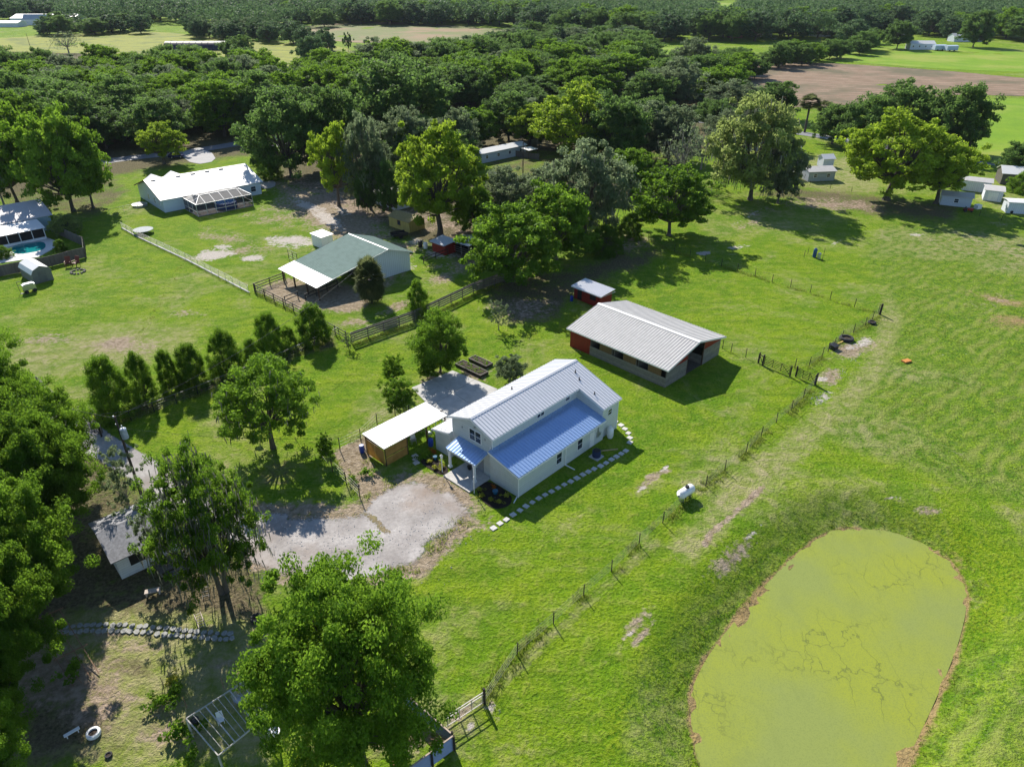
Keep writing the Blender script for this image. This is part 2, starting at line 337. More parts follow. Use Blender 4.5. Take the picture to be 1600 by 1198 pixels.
put('litter', pol([(430,280),(540,330),(620,370),(700,400),(745,430),(760,340),(900,330),(1100,300),(1060,240),(760,290),(700,240),(440,230)], 14, .85), pol([(760,225),(1060,240),(1100,300),(900,330),(760,330)], 14, .55), pol([(745,440),(800,425),(900,415),(960,390),(1050,380),(1010,420),(940,440),(890,470),(880,500),(800,510),(760,470)], 16, .72),
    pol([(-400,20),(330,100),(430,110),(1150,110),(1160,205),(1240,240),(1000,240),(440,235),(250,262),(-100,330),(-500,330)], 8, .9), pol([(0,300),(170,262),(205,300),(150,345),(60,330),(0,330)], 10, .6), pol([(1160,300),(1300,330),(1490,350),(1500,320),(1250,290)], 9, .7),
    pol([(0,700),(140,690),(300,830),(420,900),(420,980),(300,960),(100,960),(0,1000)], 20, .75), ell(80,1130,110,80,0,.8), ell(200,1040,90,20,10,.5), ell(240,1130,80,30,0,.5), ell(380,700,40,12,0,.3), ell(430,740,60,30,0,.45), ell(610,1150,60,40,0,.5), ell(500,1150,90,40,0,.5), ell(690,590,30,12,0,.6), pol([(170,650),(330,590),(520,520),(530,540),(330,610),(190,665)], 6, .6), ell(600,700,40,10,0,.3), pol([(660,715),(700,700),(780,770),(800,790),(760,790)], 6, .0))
put('rough', pol([(1385,345),(1480,350),(1700,380),(1700,760),(1600,790),(1330,700),(1290,680),(1370,600),(1410,500),(1380,450),(1350,400)], 20, 1.), pol([(980,1060),(1080,930),(1200,830),(1290,770),(1340,780),(1240,870),(1100,1040),(1080,1198),(960,1198)], 22, .7), pol([(1500,1020),(1600,960),(1600,1198),(1440,1198)], 30, .8))
put('red', ell(1503,860,40,10,40,.5), ell(1510,930,12,50,0,.5), ell(1495,1010,14,40,15,.6), ell(1450,840,30,8,20,.5), ell(1465,1110,14,40,20,.5), ell(1565,470,70,10,12,.6), ell(1590,505,60,14,5,.6), ell(1480,1050,10,40,20,.4))
bank = -sdist(GP, PONDS); rim = np.clip(1.15-np.abs(bank-.35)/(.45+.45*vnoise(GP, 2.5, 4)), 0, 1)*(GP[:, 1] < 75)
CHN['red'] = np.maximum(CHN['red'], rim*1.3)
nx, ny = len(gx), len(gy)
idx = np.arange(nx*ny).reshape(ny, nx)
F = np.stack([idx[:-1, :-1], idx[:-1, 1:], idx[1:, 1:], idx[1:, :-1]], -1).reshape(-1, 4)
def np_mesh(name, V, F):
    me = bpy.data.meshes.new(name); k = F.shape[1]
    me.vertices.add(len(V)); me.vertices.foreach_set('co', np.asarray(V, np.float32).ravel())
    me.loops.add(F.size); me.loops.foreach_set('vertex_index', F.ravel().astype(np.int32))
    me.polygons.add(len(F)); me.polygons.foreach_set('loop_start', np.arange(0, F.size, k, dtype=np.int32))
    me.polygons.foreach_set('loop_total', np.full(len(F), k, np.int32)); me.update(calc_edges=True); return me
def fattr(me, name, arr, dom='POINT'):
    a = me.attributes.new(name, 'FLOAT', dom); a.data.foreach_set('value', np.asarray(arr, np.float32))
gm = np_mesh('ground', np.column_stack([GP, GZ]), F)
gm.polygons.foreach_set('use_smooth', [True]*len(gm.polygons))
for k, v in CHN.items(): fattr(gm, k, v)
t = NT('grassland')
P_ = t.geo()
nb = t.noise(.035, 4, .55, P_); nm = t.noise(.22, 5, .6, P_); nf = t.noise(1.6, 5, .65, P_); ng = t.noise(7., 4, .7, P_); nstr = t.noise(.5, 4, .6, P_, sc=(.25, 1.4, 1), dist=.5)
ROW = R(40)
def mask(ch, k=2.6, a=.55, b=.55):     # zone attribute broken up by noise
    m = t.attr(ch); n = t.math('ADD', t.math('MULTIPLY', t.math('SUBTRACT', nm, .5), a*2), t.math('MULTIPLY', t.math('SUBTRACT', nf, .5), b*2))
    g = t.math('ADD', t.math('SUBTRACT', m, .30), t.math('MULTIPLY', n, t.math('MULTIPLY', t.math('MINIMUM', t.math('MULTIPLY', m, 3.), 1.), .7)))
    return t.math('MULTIPLY', g, k, clamp=True)
n2 = t.noise(.75, 6, .7, P_, dist=.4); n3 = t.noise(3.6, 4, .7, P_)
c = t.mix(t.ramp(nb, [(.38, 0.), (.62, 1.)]), (.112,.225,.009), (.175,.290,.009))
c = t.mix(t.ramp(nm, [(.42, 0.), (.60, .8)]), c, (.235,.325,.014))
c = t.mix(t.math('MULTIPLY', t.ramp(nstr, [(.48, 0.), (.62, 1.)]), .55), c, (.105,.190,.010))
c = t.mix(t.math('MULTIPLY', t.ramp(n2, [(.50, 0.), (.66, 1.)]), .5), c, (.30,.31,.065))
c = t.mix(t.math('MULTIPLY', t.ramp(n2, [(.34, 1.), (.46, 0.)]), .5), c, (.060,.150,.008))
c = t.mix(t.math('MULTIPLY', t.ramp(n3, [(.40, 1.), (.50, 0.)]), .55), c, (.055,.130,.008))
c = t.mix(t.math('MULTIPLY', t.ramp(n3, [(.56, 0.), (.68, 1.)]), .45), c, (.30,.36,.09))
c = t.mix(t.math('MULTIPLY', mask('lush'), .7), c, t.mix(t.ramp(n3, [(.38, 0.), (.6, 1.)]), (.055,.145,.006), (.22,.30,.012)))
dryc = t.mix(t.ramp(n2, [(.38, 0.), (.62, 1.)]), (.22,.25,.06), (.40,.345,.20))
c = t.mix(t.math('MULTIPLY', mask('dry', 2.2, .7, .7), .8), c, dryc)
gd = t.ramp(t.noise(.055, 5, .65, P_, dist=.8), [(.52, 0.), (.66, .6)]); c = t.mix(t.math('MULTIPLY', gd, t.ramp(n2, [(.35, .3), (.6, 1.)])), c, dryc)
# rough pasture: weeds, straw and faint planting rows
mp = t.n('ShaderNodeMapping'); mp.inputs['Rotation'].default_value = (0, 0, -ROW); t.l(P_, mp.inputs[0])
wv = t.n('ShaderNodeTexWave', wave_type='BANDS', bands_direction='Y'); wv.inputs['Scale'].default_value = .19; wv.inputs['Distortion'].default_value = 6.5; wv.inputs['Detail'].default_value = 4; wv.inputs['Detail Scale'].default_value = 1.2
t.l(mp.outputs[0], wv.inputs['Vector'])
rc = t.mix(t.ramp(n2, [(.40, 0.), (.60, 1.)]), (.095,.20,.008), (.215,.32,.018))
rc = t.mix(t.math('MULTIPLY', t.ramp(n3, [(.42, 1.), (.52, 0.)]), .8), rc, (.045,.105,.008))
rc = t.mix(t.math('MULTIPLY', wv.outputs['Fac'], t.ramp(nm, [(.40, .0), (.60, .6)])), rc, (.29,.31,.08))
rc = t.mix(t.math('MULTIPLY', t.ramp(nb, [(.50, 0.), (.66, .75)]), t.ramp(n2, [(.42, 0.), (.58, 1.)])), rc, (.36,.30,.19))
rc = t.mix(t.math('MULTIPLY', t.ramp(ng, [(.55, 0.), (.75, 1.)]), .5), rc, (.42,.38,.25))
c = t.mix(mask('rough', 2.2, .4, .4), c, rc)
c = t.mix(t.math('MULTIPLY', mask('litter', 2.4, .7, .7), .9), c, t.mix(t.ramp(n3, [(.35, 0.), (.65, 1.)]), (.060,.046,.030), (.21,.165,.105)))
c = t.mix(t.math('MULTIPLY', mask('red', 2.4, .8, .8), .8), c, t.mix(nf, (.28,.15,.07), (.45,.31,.18)))
c = t.mix(t.math('MULTIPLY', mask('bare', 2.6, 1.2, 1.1), .9), c, t.mix(t.ramp(nf, [(.35, 0.), (.65, 1.)]), (.22,.155,.11), (.46,.36,.28)))
c = t.mix(mask('sand', 3.0, 1.7, 1.4), c, t.mix(t.ramp(ng, [(.35, 0.), (.65, 1.)]), (.38,.33,.28), (.68,.62,.56)))
wh = t.ramp(t.noise(.9, 3, .6, P_), [(.76, 0.), (.79, 1.)])
c = t.mix(t.math('MULTIPLY', t.math('MULTIPLY', wh, t.attr('rough')), .8), c, (.55,.52,.46))
t.set(c, .95, 0., .08)
t.bump(t.math('ADD', t.math('MULTIPLY', n3, 1.2), t.math('MULTIPLY', n2, 1.4)), .9, .35)
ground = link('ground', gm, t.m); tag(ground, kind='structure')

def sheet(name, poly, material, z=.02, res=1., soft=1., world=False, smooth=2, kind='structure', line=None, width=None):
    """soft-edged sheet lying on the ground; the ragged margin is the material's own wear at its border"""
    if line is not None:
        L = np.array([G(*p) for p in line]) if not world else np.array(line, float)
        for _ in range(2): L = np.vstack([L[:1], np.stack([L[:-1]*.75+L[1:]*.25, L[:-1]*.25+L[1:]*.75], 1).reshape(-1, 2), L[-1:]])
        lo = L.min(0)-width; hi = L.max(0)+width
    else:
        Q = np.array([G(*p) for p in poly]) if not world else np.array(poly, float)
        if smooth: Q = smooth_poly(Q, smooth)
        lo = Q.min(0)-soft; hi = Q.max(0)+soft
    xs = np.arange(lo[0], hi[0]+res, res); ys = np.arange(lo[1], hi[1]+res, res)
    A, B = np.meshgrid(xs, ys); P = np.stack([A.ravel(), B.ravel()], 1)
    e = (width/2-ldist(P, L)) if line is not None else sdist(P, Q)
    e = e/soft
    ii = np.arange(len(P)).reshape(A.shape); FF = np.stack([ii[:-1, :-1], ii[:-1, 1:], ii[1:, 1:], ii[1:, :-1]], -1).reshape(-1, 4)
    FF = FF[(e[FF] > -1).any(1)]; u = np.unique(FF); mp_ = np.zeros(len(P), int); mp_[u] = np.arange(len(u))
    me = np_mesh(name, np.column_stack([P[u], height(P[u])+z]), mp_[FF]); fattr(me, 'edge', e[u])
    me.polygons.foreach_set('use_smooth', [True]*len(me.polygons))
    return tag(link(name, me, material), kind=kind)
def sheet_mat(name, c1, c2, c3=None, sc=1., rag=.5, alpha=1., stripes=None, rough=.9, bump=.3):
    t = NT(name); P_ = t.geo(); n1 = t.noise(.35*sc, 5, .6, P_); n2 = t.noise(3*sc, 5, .7, P_); n3 = t.noise(.09*sc, 4, .6, P_)
    c = t.mix(t.ramp(n1, [(.35, 0.), (.68, 1.)]), c1, c2)
    c = t.mix(t.math('MULTIPLY', t.ramp(n2, [(.4, 0.), (.7, 1.)]), .5), c, tuple(x*.6 for x in c1))
    if c3: c = t.mix(t.ramp(n3, [(.48, 0.), (.62, .85)]), c, c3)
    if stripes:
        ang, scl, cc, f = stripes
        m = t.n('ShaderNodeMapping'); m.inputs['Rotation'].default_value = (0, 0, -R(ang)); t.l(P_, m.inputs[0])
        w = t.n('ShaderNodeTexWave', wave_type='BANDS', bands_direction='Y'); w.inputs['Scale'].default_value = scl; w.inputs['Distortion'].default_value = 3; w.inputs['Detail'].default_value = 3; t.l(m.outputs[0], w.inputs['Vector'])
        c = t.mix(t.math('MULTIPLY', t.ramp(w.outputs['Fac'], [(.35, 0.), (.8, 1.)]), f), c, cc)
    t.set(c, rough, 0., .15); t.bump(n2, bump, .06)
    a = t.math('MULTIPLY', t.math('ADD', t.attr('edge'), t.math('MULTIPLY', t.math('SUBTRACT', t.math('ADD', n1, t.math('MULTIPLY', n2, .8)), .9), rag*3)), 2.2, clamp=True)
    tr = t.n('ShaderNodeBsdfTransparent'); mx = t.n('ShaderNodeMixShader'); t.l(t.math('MULTIPLY', a, alpha), mx.inputs[0])
    t.l(tr.outputs[0], mx.inputs[1]); t.l(t.p.outputs[0], mx.inputs[2]); t.l(mx.outputs[0], t.out.inputs[0])
    return t.m
gravel = sheet_mat('gravel', (.29,.265,.25), (.46,.43,.41), (.26,.20,.16), 1., .8, bump=.8)
laneg = sheet_mat('lane gravel', (.30,.28,.27), (.42,.40,.38), (.22,.19,.16), 1., .5)
asphalt = sheet_mat('asphalt', (.20,.20,.215), (.26,.26,.27), None, 1., .1, rough=.7)
pink = sheet_mat('fallow field', (.23,.15,.10), (.34,.24,.17), (.10,.10,.055), .35, .3, stripes=(10, .06, (.16,.13,.08), .6))
gfield = sheet_mat('bright pasture', (.14,.26,.012), (.20,.31,.016), (.25,.29,.05), .3, .25)
dfield = sheet_mat('dull pasture', (.14,.17,.05), (.19,.19,.07), (.27,.18,.11), .22, .25)
yfield = sheet_mat('nursery rows', (.30,.34,.02), (.40,.40,.03), (.16,.20,.02), .5, .2, stripes=(6, .045, (.04,.05,.01), .9))
sheet('driveway', [(632,750),(680,760),(718,780),(734,800),(724,820),(692,836),(664,853),(652,880),(612,896),(540,912),(470,910),(424,894),(388,872),(352,836),(350,800),(400,796),(440,804),(500,811),(545,807),(575,790),(595,768)], gravel, .03, .4, 1.2, smooth=1)
sheet('grass_tongue', [(566,799),(582,804),(598,816),(612,831),(605,835),(590,824),(574,811),(562,804)], sheet_mat('worn grass', (.20,.16,.08), (.28,.22,.13), (.12,.16,.03), 2., .9), .05, .3, .6, smooth=1)
sheet('lane', None, laneg, .02, .5, .5, line=[(-120,520),(30,610),(120,668),(165,700),(235,738),(290,785),(370,822),(420,835)], width=3.6)
sheet('road', None, asphalt, .05, 1.5, .5, line=[(-260,330),(0,278),(170,250),(300,237),(415,217),(600,196),(900,182),(1100,188),(1240,206),(1400,232),(1520,250),(1600,262),(1800,290)], width=6.2)
sheet('side_drive', [(278,240),(304,232),(330,236),(340,252),(302,258)], sheet_mat('pale concrete drive', (.40,.39,.39), (.46,.45,.44), None, 1., .08), .06, 1., .4, smooth=1)
sheet('garden_drive', [(408,280),(432,283),(430,294),(405,296)], concrete if False else sheet_mat('pale drive', (.42,.41,.40), (.48,.47,.46), None, 1., .08), .05, .7, .3, smooth=1)
sheet('fallow_field', [(1120,118),(1180,96),(1290,98),(1450,108),(1600,122),(1720,132),(1720,155),(1560,150),(1500,148),(1420,160),(1200,172),(1130,165)], pink, .06, 4., 5.)
sheet('east_pasture', [(1270,92),(1370,72),(1480,73),(1600,77),(1760,85),(1760,118),(1480,110),(1330,98)], gfield, .05, 5., 5.)
sheet('far_pasture', [(1500,150),(1720,158),(1900,420),(1600,262),(1530,255),(1500,235),(1490,200)], gfield, .05, 3., 4.)
sheet('middle_pasture', [(1000,70),(1160,82),(1168,90),(1140,104),(1000,104)], gfield, .05, 4., 4.)
sheet('north_pasture', [(462,40),(600,33),(800,46),(820,52),(800,66),(660,72),(520,66),(455,55)], dfield, .05, 6., 6.)
sheet('nursery_field', [(-100,66),(60,56),(250,48),(330,60),(560,70),(560,114),(420,112),(300,96),(150,84),(-100,80)], yfield, .05, 5., 4.)
pale = sheet_mat('pale far field', (.42,.40,.34), (.52,.50,.46), None, .1, .1)
sheet('far_clearing', [(425,-6),(565,-6),(575,5),(420,5)], pale, .2, 20., 8., smooth=1)
sheet('far_clearing', [(995,4),(1150,4),(1160,15),(990,16)], gfield, .2, 15., 8., smooth=1)
sheet('far_clearing', [(1300,-2),(1400,-2),(1410,7),(1300,7)], pale, .2, 20., 8., smooth=1)
# the pond
wt = NT('duckweed water'); Pw = wt.geo(); a1 = wt.noise(.12, 5, .55, Pw); a2 = wt.noise(.5, 6, .65, Pw, sc=(1, .35, 1), dist=1.6); a3 = wt.noise(9, 3, .7, Pw)
cw = wt.mix(wt.ramp(a1, [(.38, 0.), (.62, 1.)]), (.215,.255,.065), (.25,.285,.035))
vor = wt.n('ShaderNodeTexVoronoi', feature='DISTANCE_TO_EDGE'); vor.inputs['Scale'].default_value = .3
mpv = wt.n('ShaderNodeMapping'); mpv.inputs['Scale'].default_value = (1.6, .8, 1); wt.l(Pw, mpv.inputs[0])
nz = wt.n('ShaderNodeTexNoise'); nz.inputs['Scale'].default_value = .6; nz.inputs['Detail'].default_value = 4; wt.l(Pw, nz.inputs['Vector'])
va = wt.n('ShaderNodeVectorMath', operation='MULTIPLY_ADD'); va.inputs[1].default_value = (3, 3, 3); wt.l(nz.outputs['Color'], va.inputs[0]); wt.l(mpv.outputs[0], va.inputs[2]); wt.l(va.outputs[0], vor.inputs['Vector'])
crk = wt.math('MULTIPLY', wt.ramp(vor.outputs['Distance'], [(.0, 1.), (.022, 0.)]), wt.ramp(a1, [(.50, 0.), (.60, .75)]))
cw = wt.mix(crk, cw, (.08,.10,.03))
cw = wt.mix(wt.math('MULTIPLY', wt.ramp(a2, [(.52, 0.), (.72, 1.)]), .28), cw, (.15,.185,.05))
cw = wt.mix(wt.math('MULTIPLY', wt.ramp(a3, [(.48, 0.), (.64, 1.)]), .6), cw, (.15,.185,.05))
wt.set(cw, .75, 0., .12); wt.bump(a3, .12, .02)
mb = MB(); mb.add([(p[0], p[1], POND_Z+.03) for p in np.array(PONDS)*1.0+(np.array(PONDS)-np.array(PONDS).mean(0))*.09], [tuple(range(len(PONDS)))])
pond = mb.build('pond_water', wt.m); tag(pond, kind='structure')
# ---------------------------------------------------------------- trees: leaf by leaf crowns on tapered trunks
def leaves(C, Rc, n, size, rng, flat=.75, out=.6, tilt=.7):
    """n leaves round each clump centre C with radius Rc: returns verts, faces, tint"""
    k = len(C); N = k*n
    d = rng.normal(size=(N, 3)); d /= np.linalg.norm(d, axis=1)[:, None]; d[:, 2] = np.where(d[:, 2] < -.2, d[:, 2]*.5, d[:, 2])
    r = rng.uniform(0, 1, N)**.45
    cc = np.repeat(C, n, 0); rr = np.repeat(Rc, n)
    p = cc+d*(rr*r)[:, None]*np.array([1, 1, flat])
    nr = d*out+rng.normal(size=(N, 3))*tilt+np.array([0, 0, .35]); nr /= np.linalg.norm(nr, axis=1)[:, None]
    a = np.cross(nr, rng.normal(size=(N, 3))); a /= np.linalg.norm(a, axis=1)[:, None]; b = np.cross(nr, a)
    s = (size*rng.uniform(.6, 1.35, N))[:, None]
    V = np.stack([p-a*s, p-b*s*.55, p+a*s, p+b*s*.55], 1).reshape(-1, 3)
    F = np.arange(N*4).reshape(-1, 4)
    tint = np.clip(np.repeat(rng.uniform(.15, .75, k), n)+rng.normal(size=N)*.16+.1*d[:, 2], 0, 1)
    return V, F, tint
def strands(P, L, w, rng):      # hanging moss: narrow drooping strips
    N = len(P); a = rng.normal(size=(N, 3)); a[:, 2] = 0; a /= np.linalg.norm(a, axis=1)[:, None]; a *= w
    e = rng.normal(size=(N, 3))*.12; e[:, 2] = 0; dn = np.zeros((N, 3)); dn[:, 2] = -L*rng.uniform(.4, 1.2, N)
    V = np.stack([P-a, P+a, P+e+dn*.6+a*.7, P+e+dn, P+e+dn*.6-a*.7], 1).reshape(-1, 3)
    return V, np.arange(N*5).reshape(-1, 5), np.clip(rng.normal(.5, .22, N), 0, 1)
def crown_pts(rng, W, H, z0, lobes, subs, spread=.2, shape='dome'):
    """clump centres: lobes at limb ends over a dome, each with a cluster of sub clumps; uneven on purpose"""
    cz = z0+(H-z0)*.42; out = []; ends = []
    for i in range(lobes):
        th = i*2.39996+rng.uniform(-.4, .4); u = (i+.5)/lobes
        if shape == 'dome': ph = math.acos(1-1.72*u); rad = rng.uniform(.6, .94)
        elif shape == 'cone':
            hz = u**1.15; rd = (1-hz**2.2)**.6*rng.uniform(.5, .9); x = math.cos(th)*W/2*rd; y = math.sin(th)*W/2*rd; z = z0+hz*(H-z0)*.97+.2; ends.append((x, y, z)); out.append(np.array([x, y, z])+rng.normal(size=(subs, 3))*np.array([1, 1, .8])*W*spread*.5*(1.1-hz*.7)); continue
        elif shape == 'up': ph = math.acos(1-1.7*u); rad = rng.uniform(.5, .95)
        else: ph = math.acos(1-1.9*u); rad = rng.uniform(.55, .8)
        x = math.sin(ph)*math.cos(th)*W/2*rad; y = math.sin(ph)*math.sin(th)*W/2*rad
        z = cz+math.cos(ph)*(H-cz if math.cos(ph) > 0 else cz-z0)*min(1., rad+.12)-.05*H*(math.cos(ph) > .5)
        ends.append((x, y, z)); q = rng.normal(size=(subs, 3))*np.array([1, 1, .6])*W*spread*.5
        out.append(np.array([x, y, z])+q)
    C = np.vstack(out); C[:, 2] = np.clip(C[:, 2], z0*.8, H*.97)
    return C, ends
PROTO = {}
def tmesh(name, V, F, tint, m):
    me = np_mesh(name, V, F); fattr(me, 'tint', tint, 'FACE'); me.materials.append(m); return me
def trunk_mesh(name, rng, H, W, z0, ends, m, r0=.32, multi=1):
    mb = MB()
    for k in range(multi):
        a = k*2.4; off = .25*r0*3*(multi > 1); fx, fy = math.cos(a)*off, math.sin(a)*off
        top = Vector((rng.uniform(-.3, .3)+fx*2.5, rng.uniform(-.3, .3)+fy*2.5, z0+.12*(H-z0)))
        mb.tube([(fx, fy, -.3), (fx, fy, .25), (fx*1.4+rng.uniform(-.1, .1), fy*1.4, z0*.5), top], [r0*1.5, r0, r0*.8, r0*.62], 9)
        for i, e in enumerate(ends):
            if i % multi != k: continue
            e = Vector(e); mid = top.lerp(e, .5)+Vector((rng.uniform(-.4, .4), rng.uniform(-.4, .4), -.25))
            mb.tube([top-Vector((0, 0, .3)), mid, e], [r0*.42, r0*.25, r0*.07], 6, False)
            for j in range(2):
                q = mid.lerp(e, .4)+Vector((rng.normal()*.9, rng.normal()*.9, rng.uniform(0, .8))); mb.tube([mid, q], [r0*.16, r0*.04], 5, False)
    me = bpy.data.meshes.new(name); me.from_pydata(mb.v, [], mb.f); me.update(); me.polygons.foreach_set('use_smooth', [True]*len(me.polygons)); me.materials.append(m); return me
def proto(key, m, lobes, subs, n, size, z0, spread=.2, rc=(.35, .75), shape='dome', moss=0, flat=.75, r0=.32, multi=1, bk=None, seed=1, H=10., Wd=10., tilt=.7):
    rng = np.random.default_rng(seed); C, ends = crown_pts(rng, Wd, H, z0, lobes, subs, spread, shape)
    Rc = rng.uniform(rc[0], rc[1], len(C)); V, F, ti = leaves(C, Rc, n, size, rng, flat, tilt=tilt)
    P = dict(crown=tmesh('crown_'+key, V, F, ti, m), trunk=trunk_mesh('trunk_'+key, rng, H, Wd, z0, ends, bk or bark, r0, multi))
    if moss:
        sel = C[rng.integers(0, len(C), moss)]+rng.normal(size=(moss, 3))*.45; sel[:, 2] -= .25
        V, F, ti = strands(sel, .95, .06, rng); P['moss'] = tmesh('moss_'+key, V, F, ti, LF['moss'])
    PROTO[key] = P
O_, M_, Y_, GR, LT = LF['oak'], LF['mid'], LF['yellow'], LF['grey'], LF['light']
# near, fine leaved
proto('near_a', M_, 34, 15, 290, .085, 1.9, .2, (.4,.9), seed=3)
proto('near_b', M_, 30, 14, 290, .09, 1.6, .22, (.4,.95), 'up', seed=8)
proto('near_moss', M_, 34, 11, 130, .10, 1.3, .21, (.3,.75), 'up', moss=1500, seed=5, multi=2)
proto('small_a', M_, 20, 10, 140, .14, 2.3, .22, (.45,.95), moss=260, seed=12, r0=.33)
proto('round', M_, 32, 9, 150, .14, .8, .2, (.55,1.1), 'ball', seed=14, r0=.28)
proto('young', M_, 20, 8, 120, .18, 2.4, .25, (.5,1.1), 'ball', seed=15, r0=.2)
proto('hedge', M_, 30, 9, 150, .14, .1, .2, (.6,1.2), 'cone', seed=16, multi=2, flat=1.1, r0=.2)
proto('hedge_b', M_, 28, 9, 150, .14, .1, .22, (.55,1.1), 'cone', seed=17, multi=3, flat=1.3, r0=.18)
proto('olive', GR, 20, 8, 90, .2, 2.2, .2, (.5,.9), 'ball', seed=18, multi=3, bk=barkp, r0=.25)
proto('thin', GR, 16, 8, 45, .18, 1.5, .25, (.3,.7), 'up', seed=19, multi=3, bk=barkp, r0=.16)
# middle distance
for i, sd_ in enumerate((21, 22, 23)): proto('oak%d' % i, O_, 36+3*i, 9, 85, .19, .8, .18, (.45,1.0), flat=.95, seed=sd_, r0=.26)
for i, sd_ in enumerate((31, 32)): proto('mid%d' % i, M_, 36, 9, 85, .19, .8, .18, (.45,1.0), ('dome', 'up')[i], seed=sd_)
for i, sd_ in enumerate((41, 42)): proto('yellow%d' % i, Y_, 40, 8, 85, .17, 1.5, .16, (.4,.85), ('dome', 'up')[i], seed=sd_, r0=.4)
for i, sd_ in enumerate((51, 52)): proto('grey%d' % i, GR, 34, 9, 85, .17, .9, .2, (.5,1.), ('dome', 'up')[i], moss=500, seed=sd_)
proto('light', LT, 40, 10, 85, .16, .8, .18, (.45,.95), 'dome', moss=700, seed=61)
proto('fresh', M_, 36, 8, 85, .19, 1.2, .17, (.45,.95), 'dome', seed=64)
proto('bare', GR, 16, 8, 9, .2, 2.4, .3, (.3,.8), 'up', moss=260, seed=65, bk=barkp, r0=.35)
proto('pine', LF['far'], 9, 7, 60, .2, 6.3, .16, (.4,.8), 'ball', seed=66, r0=.16)
# distant, coarse
for i, sd_ in enumerate((71, 72, 73)): proto('far%d' % i, LF['far'], 20, 6, 34, .38, .6, .22, (.8,1.5), seed=sd_)
def palm_proto(key, Hn, Rn, nfr, trunk_h, seed):
    rng = np.random.default_rng(seed); V = []; F = []; ti = []; top = np.array([0, 0, trunk_h])
    for i in range(nfr):
        az = rng.uniform(0, 2*math.pi); el = rng.uniform(-.9, 1.45); d = np.array([math.cos(az)*math.cos(el), math.sin(az)*math.cos(el), math.sin(el)])
        L = Rn*rng.uniform(.8, 1.05); c = top+d*L*.55; side = np.cross(d, [0, 0, 1.]); side /= np.linalg.norm(side)+1e-6; up = np.cross(side, d)
        for j in range(11):
            a = (j-5)*.27; e = d*math.cos(a)+side*math.sin(a); tip = c+e*L*.5+np.array([0, 0, -.22*L*(.4+abs(a)*.4)]); w = np.cross(e, up)*.075*L/2.
            m_ = (c+tip)/2+np.array([0, 0, .05]); o = len(V); V += [c, m_-w, tip, m_+w]; F.append((o, o+1, o+2, o+3)); ti.append(np.clip(rng.normal(.4, .2), 0, 1))
    mb = MB(); mb.tube([(0, 0, -.2), (0, 0, trunk_h*.5), (0, 0, trunk_h)], [.24, .2, .2], 10)
    me = bpy.data.meshes.new('trunk_'+key); me.from_pydata(mb.v, [], mb.f); me.materials.append(bark)
    PROTO[key] = dict(crown=tmesh('crown_'+key, np.array(V), np.array(F), ti, LF['palm']), trunk=me)
palm_proto('roundpalm', 6, 2.9, 230, 2.7, 81); palm_proto('tallpalm', 10, 2.6, 90, 9., 82)
NOM = {'roundpalm': (5.4, 5.2), 'tallpalm': (11., 4.)}
def tree(key, name, label, loc, H, Wd, rz=0, group=None, cat='tree'):
    P = PROTO[key]; nh, nw = NOM.get(key, (9.7, 9.9))
    o = thing(name, label, cat, (loc[0], loc[1], loc[2] if len(loc) > 2 else -.05), rz, group); o.scale = (Wd/nw, Wd/nw, H/nh)
    link('crown', P['crown'], None, o); link('trunk', P['trunk'], None, o)
    if 'moss' in P: tag(link('hanging_moss', P['moss'], None, o), kind='stuff')
    return o
def tp(key, name, label, bx, by, ty, wpx, rz=0, group=None, cat='tree', k=1.):   # base pixel, top pixel, crown width in pixels
    H = hgt(bx, by, ty)*k; return tree(key, name, label, G(bx, by), H, wpx*mpp(bx, by, H*.5), rz, group, cat)
tp('near_a', 'broadleaf_tree', 'big bushy green tree at the bottom between the timber arbour and the corrugated fence', 566, 1192, 900, 300, .4, k=.97)
tp('near_moss', 'mossy_tree', 'scraggly tree hung with grey moss beside the small white cottage and gravel drive', 350, 925, 708, 172, 1.)
tp('near_b', 'broadleaf_tree', 'leafy tree at the left picture edge, leftmost beside the lane to the wooden gate', 10, 800, 560, 165, 0)
tp('near_a', 'broadleaf_tree', 'large green tree left of the lane and the power pole, behind the cottage', 62, 850, 660, 195, 2.)
tp('near_b', 'broadleaf_tree', 'large green tree overhanging the grey shingled roof of the small white cottage', 62, 965, 770, 200, 1.)
tp('near_b', 'broadleaf_tree', 'leafy tree at the left edge level with the flagstone path', -20, 1075, 885, 170, .7)
tp('near_a', 'broadleaf_tree', 'highest leafy tree at the left edge, over the old rail fence by the lane', 12, 745, 535, 185, 1.4)
tp('near_b', 'broadleaf_tree', 'leafy tree overhanging the lane opposite the log heap', 100, 770, 600, 135, 2.4)
tp('near_b', 'broadleaf_tree', 'leafy tree low at the left edge beside the white plank bench', 5, 1170, 990, 150, 5.1)
tp('near_b', 'broadleaf_tree', 'leafy tree between the cottage roof and the lane, left of the power pole foot', 112, 838, 668, 140, 3.3)
tp('near_a', 'broadleaf_tree', 'leafy tree at the left end of the flagstone path, over the bamboo pole frame', 30, 1090, 850, 200, 4.)
tp('near_a', 'broadleaf_tree', 'leafy tree cut by the left picture edge, behind the others by the cottage', -60, 980, 700, 200, 5.)
tp('near_b', 'broadleaf_tree', 'low bright leafy tree in the bottom left corner of the yard', 5, 1255, 1090, 150, 3.)
tp('thin', 'thin_tree', 'thin grey twiggy tree at the foot of the power pole', 205, 800, 700, 70, 0)
tp('thin', 'thin_tree', 'thin grey twiggy tree between the cottage roof and the mossy tree', 258, 880, 780, 80, 2.)
tp('small_a', 'broadleaf_tree', 'spreading bright green tree with moss on the lawn left of the carport', 427, 700, 572, 155, .5)
tp('round', 'round_tree', 'round dense green tree behind the concrete pad beside the raised garden beds', 688, 582, 487, 90, 0)
